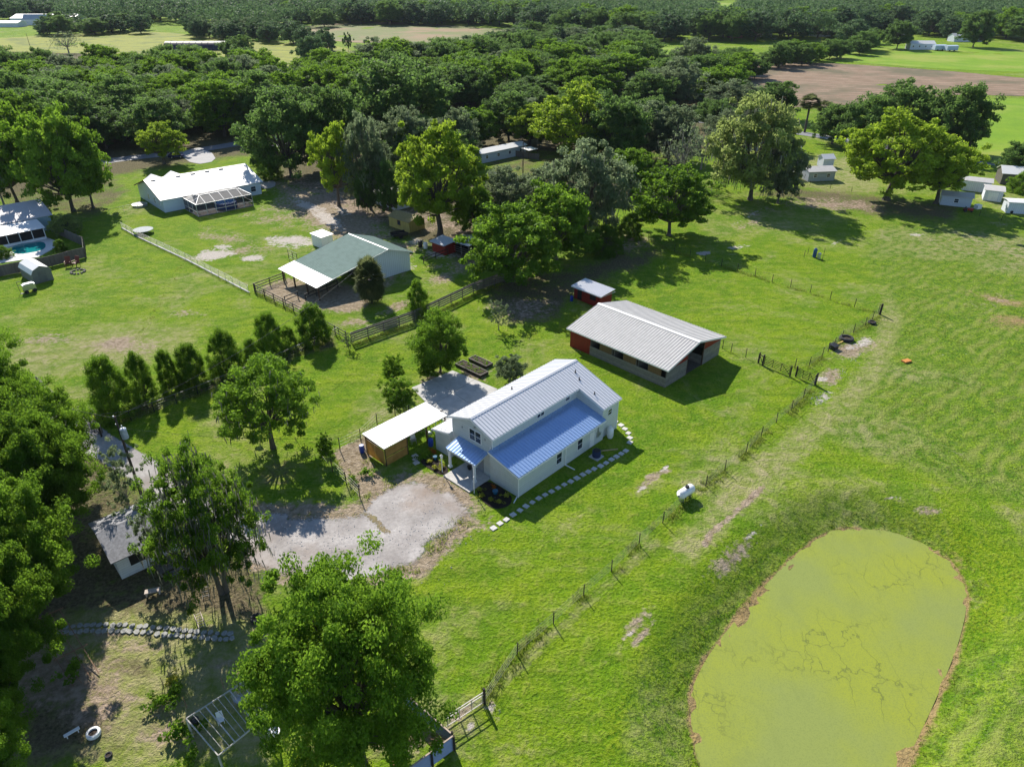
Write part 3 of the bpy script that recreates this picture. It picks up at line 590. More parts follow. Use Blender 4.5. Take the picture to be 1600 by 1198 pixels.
tp('young', 'young_tree', 'smaller of two young trees between the lawn and the concrete pad, the farther one', 616, 606, 557, 36, 0)
tp('young', 'young_tree', 'young tree right behind the pale carport roof', 626, 648, 592, 52, 2.)
tp('olive', 'shrub_tree', 'round olive grey shrub tree between the garden beds and the farmhouse roof', 796, 600, 557, 55, 0, cat='shrub')
tp('thin', 'sapling', 'thin sapling with a ring of white stones on the lawn beyond the garden beds', 779, 515, 470, 30, 1.)
HD = [(183,650,562,66,'first and biggest bush of the hedge row, nearest the power pole','hedge'),(229,628,556,46,'second bush of the hedge row counted from the power pole','hedge_b'),(268,613,550,38,'narrow third bush of the hedge row from the power pole','hedge'),(306,604,541,50,'fourth bush of the hedge row from the power pole','hedge'),(358,586,520,54,'tall fifth bush in the middle of the hedge row','hedge_b'),(397,572,532,34,'low pale grassy bush in the hedge row left of its farther gap','hedge_b'),(427,559,492,50,'dark bush in the hedge row, second from its farther end','hedge'),(452,545,512,26,'low pale bush wedged between the last two big hedge bushes','hedge_b'),(490,536,478,52,'last bush of the hedge row beside the board fence corner','hedge')]
for i, (x, y, ty, w, lb, k) in enumerate(HD): tp(k, 'hedge_bush', lb, x, y, ty, w*(1.1, 1.0, .95, 1.1, 1.05, 1.2, 1.05, 1.2, 1.05)[i], i*2.1, 'row of hedge bushes along the side fence', 'bush')
tp('hedge', 'bush', 'bright green bush in front of the dark board fence, below the round palm', 655, 492, 440, 38, 2., cat='bush')
tp('roundpalm', 'palm_tree', 'round bushy fan palm in front of the green roofed barn', 581, 474, 397, 52, 0, cat='palm')
tp('thin', 'bush', 'straw coloured grass clump at the corner of the board fence', 545, 545, 520, 22, 0, cat='bush')
tp('young', 'bush', 'low bush at the post fence beside the mulched garden', 512, 722, 680, 26, 1., cat='bush')
tp('young', 'bush', 'dark shrub in the shade behind the round tree by the concrete pad', 668, 592, 567, 30, 1., cat='bush')
# middle distance, one by one: (proto, name, label, base x, base y, top y, width)
MT = [('mid0','broadleaf_tree','big bushy tree at the right end of the dark board fence, nearest the red coop',800,440,322,150),
('mid1','broadleaf_tree','big tree just behind the bushy one left of the red coop',868,405,288,130),
('grey0','broadleaf_tree','grey green tree with drooping twigs right of the wooden pole and mobile home',915,372,222,150),
('fresh','broadleaf_tree','dark round tree throwing a shadow on the paddock beside the wire fence',1045,368,262,130),
('hedge','bush','bushy undergrowth at the start of the wire fence under the round dark tree',985,372,335,40),
('hedge_b','bush','dark undergrowth between the two big trees left of the red coop',945,395,355,60),
('light','mossy_tree','huge pale green mossy tree with light top at the far edge of the lawn',1172,312,152,165),
('grey1','mossy_tree','grey mossy lower tree on the right flank of the huge pale tree',1215,318,222,70),
('yellow0','broadleaf_tree','widest yellow green tree in front of the right hand sheds',1385,312,176,180),
('yellow1','broadleaf_tree','smaller yellow green tree over the pale blue shed at the right',1462,318,212,110),
('oak0','oak_tree','dark oak behind the wide yellow green tree, at its left',1345,235,152,95),('oak1','oak_tree','dark oak behind the wide yellow green tree, tallest in the middle',1405,228,130,115),
('oak2','oak_tree','dark oak at the right end of the clump behind the yellow green tree',1482,240,135,105),('oak0','oak_tree','dark low oak filling the clump behind the yellow green tree at its far left',1300,225,165,70),
('tallpalm','palm_tree','palm standing left of the dark oak clump',1257,207,148,34),('tallpalm','palm_tree','palm close to the dark oak clump, right of the other palm',1282,203,158,30),('tallpalm','palm_tree','palm at the right end of the dark oak clump beside the power pole',1512,238,195,34),
('oak1','oak_tree','dark oak left of the two palms beyond the road',1205,186,128,80),
('oak2','oak_tree','dark round tree over the house at the right picture edge',1592,278,226,75),('oak1','oak_tree','tall dark tree over the yards right of the fresh yellow green tree',962,262,148,115),('grey0','broadleaf_tree','grey green tree in front of the pale board fence near the pickup',790,345,262,95),('mid0','broadleaf_tree','green tree in the gap behind the red shed',742,360,290,75),('hedge_b','bush','undergrowth behind the animal shelter',770,378,330,60),('grey1','broadleaf_tree','grey green tree left of the grey tree by the wooden pole',858,335,258,80),('grey0','broadleaf_tree','greyish tree between the two wooden poles and the bare grey trees',1015,250,160,95),('oak0','oak_tree','dark tree behind the mobile home roof',795,222,146,105),('mid1','broadleaf_tree','green tree at the left end of the mobile home',742,232,168,80),('mid0','broadleaf_tree','green tree in the yard before the dark blue pickup',985,300,232,80),
 ('hedge','bush','green bush in front of the house at the right picture edge',1592,300,270,40),
('yellow0','broadleaf_tree','tallest yellow green tree behind the yellow shed',688,368,196,165),('yellow1','broadleaf_tree','narrow yellow green tree right of the white roofed house',530,322,188,85),
('grey1','broadleaf_tree','silvery grey green tree between the two yellow green trees',580,328,178,85),('grey0','broadleaf_tree','silvery treetop behind the tallest yellow green tree',640,270,168,90),('grey0','broadleaf_tree','silvery treetop beside the mobile home',715,255,170,70),
('oak0','oak_tree','broad dark oak right of the white roofed house',455,278,146,150),('oak1','oak_tree','broad dark oak behind the one right of the white roofed house',520,262,135,125),('oak2','oak_tree','wide grey green oak crown on the horizon of the middle wood',630,232,98,175),
('hedge','bush','dark hedge bush behind the driveway of the white roofed house',415,258,225,40),('hedge_b','bush','low bush at the garden fence right of the white roofed house',425,280,252,40),
('oak1','cedar_tree','dark narrow cedar left of the yellow shed',575,335,265,36),('oak2','cedar_tree','dark narrow cedar by the yellow shed corner',612,338,255,40),
('yellow0','broadleaf_tree','large fresh yellow green tree right of the mobile home',905,250,134,165),('yellow1','broadleaf_tree','fresh green tree directly over the mobile home roof',828,232,163,80),
('grey1','dead_tree','dark grey tree over the parked blue truck',1045,252,165,90),('bare','dead_tree','bare grey tree right of the blue truck',1062,285,195,90),('bare','dead_tree','bare grey tree beside the huge pale mossy tree',1095,265,200,60),
('mid1','broadleaf_tree','bright green tree at the left picture edge above the pool house',28,318,148,120),('mid0','broadleaf_tree','tallest of the bright green trees above the pool house',115,330,170,140),('mid1','broadleaf_tree','bright green tree right of the pool house trees, nearest the lawn',146,325,188,85),
('yellow1','broadleaf_tree','small yellow green tree at the road left of the white roofed house',257,256,190,72),('bare','dead_tree','bare grey tree beside the pool house trees',8,325,215,60),
('light','bush','pale bush behind the pool fence',108,366,335,44),('hedge','bush','small bush beside the swimming pool',96,392,375,20),('hedge','bush','pale bush at the left end of the pool',8,402,385,26)]
for i, (k, nm_, lb, x, y, ty, w) in enumerate(MT):
    tp(k, nm_, lb, x, y, ty, w, i*1.7, cat='bush' if nm_ == 'bush' else 'palm' if nm_ == 'palm_tree' else 'tree')
# woodland individuals
def inside(x, y, poly):
    r = False; n = len(poly)
    for i in range(n):
        a, b = poly[i], poly[(i+1) % n]
        if (a[1] > y) != (b[1] > y) and x < (b[0]-a[0])*(y-a[1])/(b[1]-a[1])+a[0]: r = not r
    return r
def scatter(poly_px, spacing, seed, avoid=()):
    Q = [G(*p) for p in poly_px]; rng = random.Random(seed); xs = [p[0] for p in Q]; ys = [p[1] for p in Q]; out = []
    x0 = min(xs)
    while x0 < max(xs):
        y0 = min(ys)
        while y0 < max(ys):
            x = x0+rng.uniform(-.42, .42)*spacing; y = y0+rng.uniform(-.42, .42)*spacing
            if inside(x, y, Q):
                px, py = proj(x, y, 0)
                if -60 < px < 1660 and not any(a[0] < px < a[1] and a[2] < py < a[3] for a in avoid): out.append((x, y, rng))
            y0 += spacing
        x0 += spacing
    return out
ORD = ['', 'first', 'second', 'third', 'fourth', 'fifth', 'sixth', 'seventh', 'eighth', 'ninth', 'tenth', 'eleventh', 'twelfth']
def nth(i): return ORD[i] if i < 13 else '%d%s' % (i, 'th' if 10 < i % 100 < 14 else {1: 'st', 2: 'nd', 3: 'rd'}.get(i % 10, 'th'))
def wood(poly, sp, seed, keys, name, label, where, group, hr, wr, avoid=()):
    pts = scatter(poly, sp, seed, avoid); y0 = min(G(*p)[1] for p in poly); rows = {}
    for x, y, r in pts: rows.setdefault(round((y-y0)/sp), []).append((x, y, r))
    for j, k_ in enumerate(sorted(rows)):
        for i, (x, y, r) in enumerate(sorted(rows[k_], key=lambda q: q[0])):
            k = r.choice(keys); tree(k, name, '%s, %s row back, %s from the left in %s' % (label, nth(j+1), nth(i+1), where), (x, y), r.uniform(*hr), r.uniform(*wr), r.uniform(0, 6.28), group)
OK = ['oak0', 'oak1', 'oak2']
wood([(-60,180),(0,140),(180,128),(430,128),(470,170),(430,215),(270,232),(160,238),(0,262),(-60,280)], 12, 1, OK+['grey0', 'mid0', 'mid1', 'fresh', 'grey1'], 'oak_tree', 'dark oak', 'the left wood', 'oaks of the left wood', (10, 17), (14, 19), ((262, 345, 215, 240),))
wood([(430,140),(560,118),(760,104),(1000,112),(1130,120),(1160,150),(1150,180),(1080,178),(900,172),(760,185),(600,186),(470,200)], 15.5, 2, OK+['grey0', 'mid0', 'mid1', 'fresh'], 'woodland_tree', 'green tree', 'the middle wood', 'trees of the middle wood', (10, 18), (15, 21))
wood([(740,196),(900,190),(1100,196),(1230,215),(1180,250),(1110,262),(1075,240),(960,240),(760,222)], 15, 3, OK+['grey1', 'bare'], 'garden_tree', 'dark tree', 'the mobile home yards', 'trees among the yards behind the mobile home', (9, 13), (10, 15), ((750, 860, 205, 262), (950, 1010, 240, 280)))
wood([(1000,108),(1110,112),(1165,112),(1200,96),(1300,90),(1365,68),(1385,72),(1310,98),(1210,112),(1170,128),(1120,128)], 13, 4, OK+['mid0'], 'field_edge_tree', 'dark tree', 'the strip above the pink field', 'trees along the field edge', (8, 12), (10, 15))
wood([(800,68),(1000,70),(1000,108),(800,107),(700,105),(650,99),(700,93),(780,88)], 16, 5, OK+['far0', 'far1', 'grey0'], 'clearing_tree', 'dark tree', 'the pasture wood', 'trees around the pastures', (10, 15), (15, 21))
wood([(455,38),(800,42),(820,52),(1000,66),(1140,66),(1290,62),(1370,52),(1610,68),(1610,58),(1370,42),(1290,50),(1140,54),(1000,56),(820,42),(800,30),(455,26)], 20.5, 12, ['far0', 'far1', 'far2', 'oak1', 'mid0'], 'belt_tree', 'tall dark tree', 'the pasture belt', 'trees of the far belt above the pastures', (15, 22), (20, 28))
wood([(-40,34),(200,34),(455,40),(455,28),(200,22),(-40,22)], 27, 13, ['far0', 'far1', 'far2'], 'belt_tree', 'tall dark tree', 'the greenhouse belt', 'trees of the far belt behind the greenhouses', (15, 21), (20, 28))
wood([(300,52),(450,58),(470,70),(530,84),(400,66),(290,60)], 15, 6, ['far0', 'grey0', 'far2'], 'nursery_tree', 'grey green tree', 'the tunnel shed grove', 'trees beside the nursery', (11, 15), (11, 16))
wood([(60,48),(230,46),(240,52),(80,58)], 17, 7, ['far0', 'far1', 'oak2'], 'nursery_hedge_tree', 'round dark tree', 'the nursery hedge', 'row of trees behind the nursery field', (10, 15), (14, 20))
for i, (k, lb, x, y, ty, w) in enumerate([('oak0','lone round oak standing in the far north pasture',507,43,15,42),('oak1','dark oak beside the white mobile home in the far right field',1401,77,32,52),('oak2','dark oak right of the blue recreational vehicle in the far field',1520,74,18,60),('far1','feathery dark tree standing among the nursery rows',490,116,52,55),('oak1','dark round tree right of the dark tunnel shed',375,100,56,60),('bare','thin bare tree over the nursery rows, left half',108,84,50,44),
      ('pine','pine tree at the far left of the pasture gap',548,110,52,24),('pine','leftmost of three bare stemmed pines by the far field gap',1273,74,28,24),('pine','middle one of three bare stemmed pines by the far field gap',1281,72,22,24),('pine','rightmost of three bare stemmed pines by the far field gap',1290,70,26,24),('oak2','dark tree at the edge of the middle pasture',940,98,52,45),('far2','tree in front of the white house in the far right field',1480,62,25,40),('far0','grey tree above the far right road',1330,70,30,60)]):
    tp(k, 'pine_tree' if k == 'pine' else 'field_tree', lb, x, y, ty, w, i)
wood([(600,212),(740,222),(752,268),(650,292),(570,255)], 13, 9, OK+['grey0'], 'yard_tree', 'dark tree', 'the yellow shed clump', 'trees behind the tallest yellow green tree', (9, 12), (11, 15), ((735, 800, 240, 300),))
# far woods that read as one mass
def far_wood(name, polys, sp, seed, hr, per, size):
    rng = np.random.default_rng(seed); C = []; Rc = []
    for poly, skip in polys:
        for x, y, r in scatter(poly, sp, seed, skip):
            h = r.uniform(*hr); w = r.uniform(.8, 1.3)*sp*.78
            k = 7; th = rng.uniform(0, 6.28, k); rd = rng.uniform(0, .75, k)*w; zz = h*(.92-.45*(rd/w)**1.5)-rng.uniform(0, h*.35, k); zz[0] = h*.85
            C.append(np.stack([x+np.cos(th)*rd, y+np.sin(th)*rd, zz], 1)); Rc.append(rng.uniform(.28, .45, k)*w*1.1)
    C = np.vstack(C); Rc = np.hstack(Rc); V, F, ti = leaves(C, Rc, per, size, rng, .8)
    me = tmesh(name, V, F, ti, LF['far']); return tag(link(name, me, None), kind='stuff')
SK = ()
far_wood('far_woodland', [([(-60,20),(340,20),(460,22),(640,16),(840,28),(1000,48),(1130,62),(1290,66),(1370,52),(1660,52),(1660,2),(-60,2)], ((1115, 1150, 20, 56), (1360, 1660, 48, 70), (985, 1165, 2, 20), (415, 580, 0, 10), (1295, 1415, 0, 11))), ([(-60,40),(300,40),(345,52),(460,54),(455,40),(-60,20)], ((-60, 100, 20, 62),)), ([(600,38),(800,46),(840,30),(640,22),(460,30),(455,44)], ())], 12.5, 11, (14, 23), 24, .95)
far_wood('horizon_woodland', [([(-160,1),(1760,1),(1900,-38),(-300,-38)], ((415, 580, -14, 8), (1295, 1415, -8, 8)))], 25, 12, (15, 26), 22, 2.0)
# tall grass and weeds on the pond bank and in the rough pasture
rng = np.random.default_rng(91); PT = []
bp = rng.uniform([8, 18], [62, 66], (22000, 2)); sdv = -sdist(bp, PONDS); pr = np.exp(-((sdv-1.4)/1.3)**2)*(sdv > .7)*(.2+vnoise(bp, 2., 9)*1.2)*.8
bp = bp[rng.uniform(0, 1, len(bp)) < pr]
rp = rng.uniform([30, 40], [100, 140], (14000, 2)); rpx = vproj(rp); rp = rp[(sdist(rpx, [(1400,370),(1600,350),(1700,400),(1700,760),(1560,770),(1330,690),(1380,600),(1410,520)]) > 0) & (vnoise(rp, 2.2, 7) > .52)]
def tufts(name, pts, n, h, w, m, label=None):
    N = len(pts)*n; b = np.repeat(np.column_stack([pts, height(pts)-.02]), n, 0); b[:, :2] += rng.normal(size=(N, 2))*w*2.2
    a = rng.normal(size=(N, 3)); a[:, 2] = 0; a /= np.linalg.norm(a, axis=1)[:, None]; lean = rng.normal(size=(N, 3))*h*.45; lean[:, 2] = h*rng.uniform(.5, 1.3, N)
    V = np.stack([b-a*w*.5, b+a*w*.5, b+lean*.6+a*w*.3, b+lean], 1).reshape(-1, 3)
    return tag(link(name, tmesh(name, V, np.arange(N*4).reshape(-1, 4), np.clip(rng.normal(.4, .25, N), 0, 1), m), None), kind='stuff')
tufts('bank_grass', bp, 6, .20, .06, LF['weed']); tufts('pasture_weeds', rp, 5, .16, .08, LF['weed'])
# ---------------------------------------------------------------- buildings
def win(parent, c, t, n, w, h, mx=1, mz=1, frame=None, fw=.07, name='window', pane=None):
    c, t, n = Vector(c), Vector(t), Vector(n); up = Vector((0, 0, 1)); mb = MB(); o = n*.03
    for s in (-1, 1):
        mb.bar(c+o+t*s*w/2-up*(h/2+fw/2), c+o+t*s*w/2+up*(h/2+fw/2), fw, .08); mb.bar(c+o+up*s*h/2-t*(w/2-fw/2), c+o+up*s*h/2+t*(w/2-fw/2), .08, fw)
    for i in range(1, mx+1): x = -w/2+w*i/(mx+1); mb.bar(c+o+t*x-up*(h/2-fw/2), c+o+t*x+up*(h/2-fw/2), .05 if i != (mx+1)/2 else .07, .06)
    for i in range(1, mz+1): z = -h/2+h*i/(mz+1); mb.bar(c+o*.8+up*z-t*(w/2-fw/2), c+o*.8+up*z+t*(w/2-fw/2), .055, .035)
    f = mb.build(name, frame or trim, parent); p = MB(); p.bar(c+n*.012-up*(h/2-.01), c+n*.012+up*(h/2-.01), w-.02 if abs(t.x) > .5 or abs(t.y) > .5 else w, .012)
    # pane as a thin upright box spanned by t
    p = MB(); a = c+n*.02; b_ = c-n*.02; q = [a-t*w/2-up*h/2, a+t*w/2-up*h/2, a+t*w/2+up*h/2, a-t*w/2+up*h/2, b_-t*w/2-up*h/2, b_+t*w/2-up*h/2, b_+t*w/2+up*h/2, b_-t*w/2+up*h/2]
    p.add(q, [(0,1,2,3),(7,6,5,4),(0,4,5,1),(1,5,6,2),(2,6,7,3),(3,7,4,0)]); p.build('pane', pane or glass, f); return f
def prism(mb, prof, x0, x1):     # profile (y,z) extruded along x
    n = len(prof); vs = [(x0, y, z) for y, z in prof]+[(x1, y, z) for y, z in prof]
    mb.add(vs, [tuple(range(n)), tuple(range(2*n-1, n-1, -1))]+[(i, i+n, (i+1) % n+n, (i+1) % n) for i in range(n)])
X, Y, NX, NY = (1,0,0), (0,1,0), (-1,0,0), (0,-1,0)
# ---- the farmhouse
HA = R(46.5); HO = (.64, 55.45)
def HL(u, v): return (HO[0]+u*math.cos(HA)-v*math.sin(HA), HO[1]+u*math.sin(HA)+v*math.cos(HA))
fh = thing('farmhouse', 'white two storey farmhouse with pale metal roofs, shaded lean-to roof and small front porch', 'house', HO, HA)
mb = MB(); prism(mb, [(4,0),(4,4.98),(6.95,6.08),(9.9,4.98),(9.9,0)], .35, 16.85); mb.build('wall', sidg, fh)
mb = MB(); prism(mb, [(.0,0),(.0,2.74),(3.998,3.74),(3.998,0)], .0, 14); mb.build('lean_to_wall', sidg, fh)
mb = MB(); prism(mb, [(.24,0),(.24,3.85),(3.998,4.97),(3.998,0)], 14.003, 16.847); mb.build('rear_wing_wall', sidg, fh)
mb = MB(); prism(mb, [(9.903,0),(9.903,3.2),(12.3,2.6),(12.3,0)], -.2, 4); mb.build('side_wing_wall', sidg, fh)
mb = MB()
ridge = (6.95, 6.33); ev = (3.7, 5.18); sl_ = (ridge[1]-ev[1])/(ridge[0]-ev[0]); lo = (.15, ridge[1]-sl_*6.8)
mb.ribbed((.1, ev[0], ev[1]), (14, ev[0], ev[1]), (14, *ridge), (.1, *ridge), .42)
mb.ribbed((14, *lo), (17.35, *lo), (17.35, *ridge), (14, *ridge), .42)
mb.ribbed((.1, 10.2, ev[1]), (17.35, 10.2, ev[1]), (17.35, *ridge), (.1, *ridge), .42); rf = mb.build('roof', galv, fh)
mb = MB(); mb.slab([(.08, 6.72, 6.31), (17.37, 6.72, 6.31), (17.37, 6.95, 6.4), (.08, 6.95, 6.4)], .02); mb.slab([(.08, 6.951, 6.4), (17.37, 6.951, 6.4), (17.37, 7.18, 6.31), (.08, 7.18, 6.31)], .02); mb.build('ridge_cap', galv, rf)
for (u, v) in ((15.1, 4.6), (14.9, 2.2), (7.9, 8.4), (15.6, 5.6)):
    z = ridge[1]-sl_*abs(v-6.95); mb = MB(); mb.tube([(u, v, z-.05), (u, v, z+.35)], .06, 8); mb.tube([(u, v, z), (u, v, z+.09)], [.13, .08], 8); mb.build('vent_pipe', black, rf)
mb = MB(); mb.ribbed((-.28, -.3, 2.78), (13.98, -.3, 2.78), (13.98, 4, 3.84), (-.28, 4, 3.84), .42); mb.build('lean_to_roof', galv_shade, fh)
mb = MB(); mb.ribbed((-.3, 12.75, 2.55), (4.3, 12.75, 2.55), (4.3, 9.92, 3.28), (-.3, 9.92, 3.28), .42); mb.build('side_wing_roof', galv, fh)
mb = MB(); mb.ribbed((-1.6, 4.5, 2.5), (-1.6, 9.0, 2.5), (.33, 9.0, 3.05), (.33, 4.5, 3.05), .42); pr = mb.build('porch_roof', galv_shade, fh)
mb = MB(); mb.b(-1.52, -1.38, 4.62, 8.88, 2.24, 2.44); 
for v in (4.62, 8.78): mb.bar((-1.38, v+.05, 2.36), (.3, v+.05, 2.86), .1, .2)
mb.build('beam', trim, pr)
for v in (4.85, 8.6):
    mb = MB(); mb.b(-1.55, -1.33, v-.11, v+.11, .12, 2.24); mb.b(-1.62, -1.26, v-.18, v+.18, .121, .35); mb.b(-1.60, -1.28, v-.16, v+.16, 2.1, 2.24); mb.build('porch_column', trim, fh)
mb = MB()   # rake and eave boards
mb.bar((.07, 3.62, 5.05), (.07, 6.95, 6.22), .04, .2); mb.bar((.07, 10.28, 5.05), (.07, 6.95, 6.22), .04, .2); mb.bar((.1, 3.67, 5.08), (14, 3.67, 5.08), .05, .13)
mb.bar((17.37, .12, 3.8), (17.37, 6.95, 6.22), .04, .2); mb.bar((14.0, .12, 3.82), (17.35, .12, 3.82), .05, .14); mb.bar((13.98, .12, 3.8), (13.98, 3.6, 5.02), .04, .18)
mb.bar((-.31, -.33, 2.66), (-.31, 4.0, 3.73), .04, .18); mb.bar((-.28, -.34, 2.66), (13.97, -.34, 2.66), .05, .14); mb.bar((-.33, 12.8, 2.42), (-.33, 9.95, 3.16), .04, .2)
mb.build('roof_trim', trim, fh)
mb = MB()
for (x, y, z) in ((-.02, -.02, 2.72), (.33, 3.98, 4.9), (16.87, .23, 3.8), (.33, 9.92, 4.9)): mb.b(x-.04, x+.04, y-.04, y+.04, 0, z)
mb.build('corner_board', trim, fh)
win(fh, (.35, 6.45, 4.25), Y, NX, 1.75, 1.35, 1, 1)
for u in (6.25, 9.75): win(fh, (u, .0, 1.55), X, NY, .9, 1.35, 0, 1)
win(fh, (7.75, 4.0, 4.56), X, NY, 1.2, .6, 1, 0); win(fh, (12.3, 4.0, 4.56), X, NY, .8, .58, 0, 1)
win(fh, (15.3, .24, 3.0), X, NY, .75, .8, 0, 1); win(fh, (.35, 7.7, 1.5), Y, NX, .8, 1.2, 0, 1)
mb = MB(); mb.b(.29, .36, 5.3, 6.25, .12, 2.2); d = mb.build('front_door', mat('grey door', (.25,.27,.3), .5, var=.1), fh); mb = MB(); mb.tube([(.27, 6.1, 1.1), (.22, 6.1, 1.1)], .04, 8); mb.build('handle', steel, d)
mb = MB(); mb.b(11.5, 12.3, -.05, .0, .1, 2.05); d = mb.build('side_door', whitep, fh); mb = MB(); mb.tube([(11.6, -.05, 1.0), (11.6, -.11, 1.0)], .035, 8); mb.build('handle', steel, d)
mb = MB(); mb.b(12.75, 13.15, -.12, -.0, .9, 1.6); mb.b(12.9, 13., -.1, -.0, 1.6, 2.2); mb.b(13.3, 13.5, -.1, -.0, 1.0, 1.3); mb.build('meter_box', steel, fh)
for u in (7.3,): mb = MB(); mb.b(u-.05, u+.05, -.12, -.01, .1, 2.65); mb.bar((u, -.1, .12), (u+.1, -1.3, .06), .1, .08); mb.build('downspout', trim, fh)
mb = MB(); mb.b(.24, .34, 4.15, 4.25, .05, 4.0); mb.bar((-.06, .1, .07), (-1.0, -.3, .05), .1, .08); mb.build('downspout', trim, fh)
mb = MB()
for v in (5.0, 8.4): mb.b(.26, .36, v-.07, v+.07, 4.4, 4.55)
mb.b(.25, .36, 6.35, 6.6, 5.25, 5.4); mb.build('gable_vent', steel, fh)
mb = MB(); mb.b(-2.95, .3, 4.1, 8.05, -.05, .12); tag(mb.build('patio', mat('pale pavers', (.50,.48,.45), .8, var=.2, scale=2.5), fh), 'pale paved porch floor')
# mulch beds, planting and pots in front of the house
mulch = sheet_mat('dark mulch', (.022,.017,.014), (.040,.030,.024), None, 3, .12)
def z1(x, y): return (540+x/5.323, 620+y/5.323)
sheet('mulch_bed', [z1(*p) for p in ((612,510),(700,465),(860,590),(850,640),(790,655),(680,590),(630,560))], mulch, .05, .25, .15)
sheet('mulch_bed', [z1(*p) for p in ((1075,745),(1190,690),(1375,800),(1390,880),(1330,925),(1230,935),(1120,860))], mulch, .05, .25, .15)
rng = np.random.default_rng(5)
def blob_plant(key, m, n, size, r, fl=.8, seed=1):
    rg = np.random.default_rng(seed); C = rg.normal(size=(9, 3))*np.array([r*.35, r*.35, r*.15])+np.array([0, 0, r*.55]); V, F, ti = leaves(C, np.full(9, r*.42), n, size, rg, fl); return tmesh(key, V, F, ti, m)
fp = blob_plant('flower_bush', LF['flower'], 26, .07, .5); op = blob_plant('orange_bush', leaf_mat('orange leaves', (.16,.04,.005), (.35,.11,.01), (.5,.2,.03)), 26, .06, .5, seed=2); gp = blob_plant('green_plant', M_, 30, .08, .5, seed=3)
def plant(me, name, label, px, py, s=1., z=0, group=None, at_=None):
    g = at_ or G(px, py); o = bpy.data.objects.new(name, me); COL.objects.link(o); o.location = (g[0], g[1], z); o.scale = (s, s, s); o.rotation_euler.z = px; return tag(o, label, 'plant', group)
for i, (x, y) in enumerate(((690,548),(748,595),(808,590))): plant(fp, 'flowering_plant', 'yellow green plant in the mulch bed left of the porch, %s from the left' % nth(i+1), *z1(x, y), 1., group='yellow green plants left of the porch')
for i, (x, y) in enumerate(((1118,778),(1138,838),(1215,862),(1283,880),(1335,838))): plant(fp, 'flowering_plant', 'yellow green plant in the mulch bed right of the porch, %s from the left' % nth(i+1), *z1(x, y), .95, group='yellow green plants right of the porch')
plant(op, 'orange_plant', 'orange plant at the back of the mulch bed left of the porch', *z1(738, 478), 1.3); plant(op, 'orange_plant', 'orange plant in the mulch bed under the front wall', *z1(1238, 770), .9); plant(gp, 'green_plant', 'dark green plant beside the carport stepping stones', *z1(655, 520), 1.4)
def pot(label, loc, m, r=.28, h=.4, name='plant_pot'):
    mb = MB(); mb.tube([(0,0,0), (0,0,h*.1), (0,0,h*.7), (0,0,h)], [r*.6, r*.75, r, r*.95], 14); mb.tube([(0,0,h), (0,0,h+.03)], [r*1.08, r*1.08], 14)
    o = mb.build(name, m, None); o.location = (loc[0], loc[1], loc[2] if len(loc) > 2 else 0); return tag(o, label, 'pot')
bluepot = mat('blue glaze', (.03,.13,.22), .25, var=.2); terra = mat('terracotta', (.38,.13,.06), .8)
pot('glazed blue pot in the mulch bed under the front wall', G(*z1(1245, 805)), bluepot); pot('glazed blue pot in the mulch bed left of the porch', G(*z1(745, 520)), bluepot, .22); pot('dark pot standing on the porch floor by the door', (*HL(-.3, 6.8), .12), black, .25)
def yard_post(label, g, h, flag):
    o = thing('yard_post', label, 'post', g); mb = MB(); mb.tube([(0,0,0), (0,0,h)], .045, 8); mb.build('pole', whitep, o); mb = MB()
    if flag: mb.b(-.13, .13, -.03, .03, h, h+.3); mb.add([(-.17,-.05,h+.3),(.17,-.05,h+.3),(0,-.05,h+.5),(-.17,.05,h+.3),(.17,.05,h+.3),(0,.05,h+.5)], [(0,1,2),(5,4,3),(0,3,4,1),(1,4,5,2),(2,5,3,0)]); mb.build('bird_house', whitep, o)
    else: mb.tube([(0,0,h), (0,0,h+.12)], [.09, .05], 8); mb.build('cap', whitep, o)
yard_post('white post with a small white bird house in the mulch bed', G(*z1(805, 630)), 1.9, True); yard_post('plain white post before the right porch column', G(*z1(1070, 800)), 2.0, False)
# stepping stones
def stepper(label, group, pts, w, m, seed, front_):
    rg = random.Random(seed); mb = MB(); mb.b(-.5, .5, -.5, .5, -.05, .045); base = mb.build('stepping_stone', m); lib = base
    for i, (x, y) in enumerate(pts):
        o = base if i == 0 else base.copy(); 
        if i: COL.objects.link(o)
        o.location = (x, y, -.0); o.rotation_euler.z = HA+rg.uniform(-.15, .15); o.scale = (w*rg.uniform(.9, 1.1), w*rg.uniform(.85, 1.1), 1); tag(o, '%s, %s from the %s' % (label, nth(i+1), front_), 'paving stone', group)
paver = mat('pale paver', (.55,.53,.50), .85, var=.25)
SS = [(628,1170),(676,1140),(718,1112),(762,1085),(806,1057),(850,1033),(895,1010),(940,985),(983,962),(1028,940),(1070,917),(1112,893),(1150,873),(1190,853),(1235,833),(1273,812),(1310,788),(1345,768),(1378,748),(1410,728)]
stepper('pale stepping stone in the straight row beside the farmhouse', 'stepping stones along the farmhouse', [G(*p) for p in ((771,824.8),(781,817.5),(791,811.5))]+[G(*z2(*p)) for p in SS], .54, paver, 1, 'front')
stepper('pale stepping stone in the curve at the farmhouse rear corner', 'stepping stones round the rear corner', [G(*z2(*p)) for p in ((1338,528),(1376,550),(1403,576),(1427,606),(1438,638),(1438,670))], .56, paver, 2, 'wall')
stepper('stepping stone between the carport and the mulch bed', 'stepping stones at the carport', [G(*z1(*p)) for p in ((577,490),(583,518),(588,548))], .6, paver, 3, 'back')
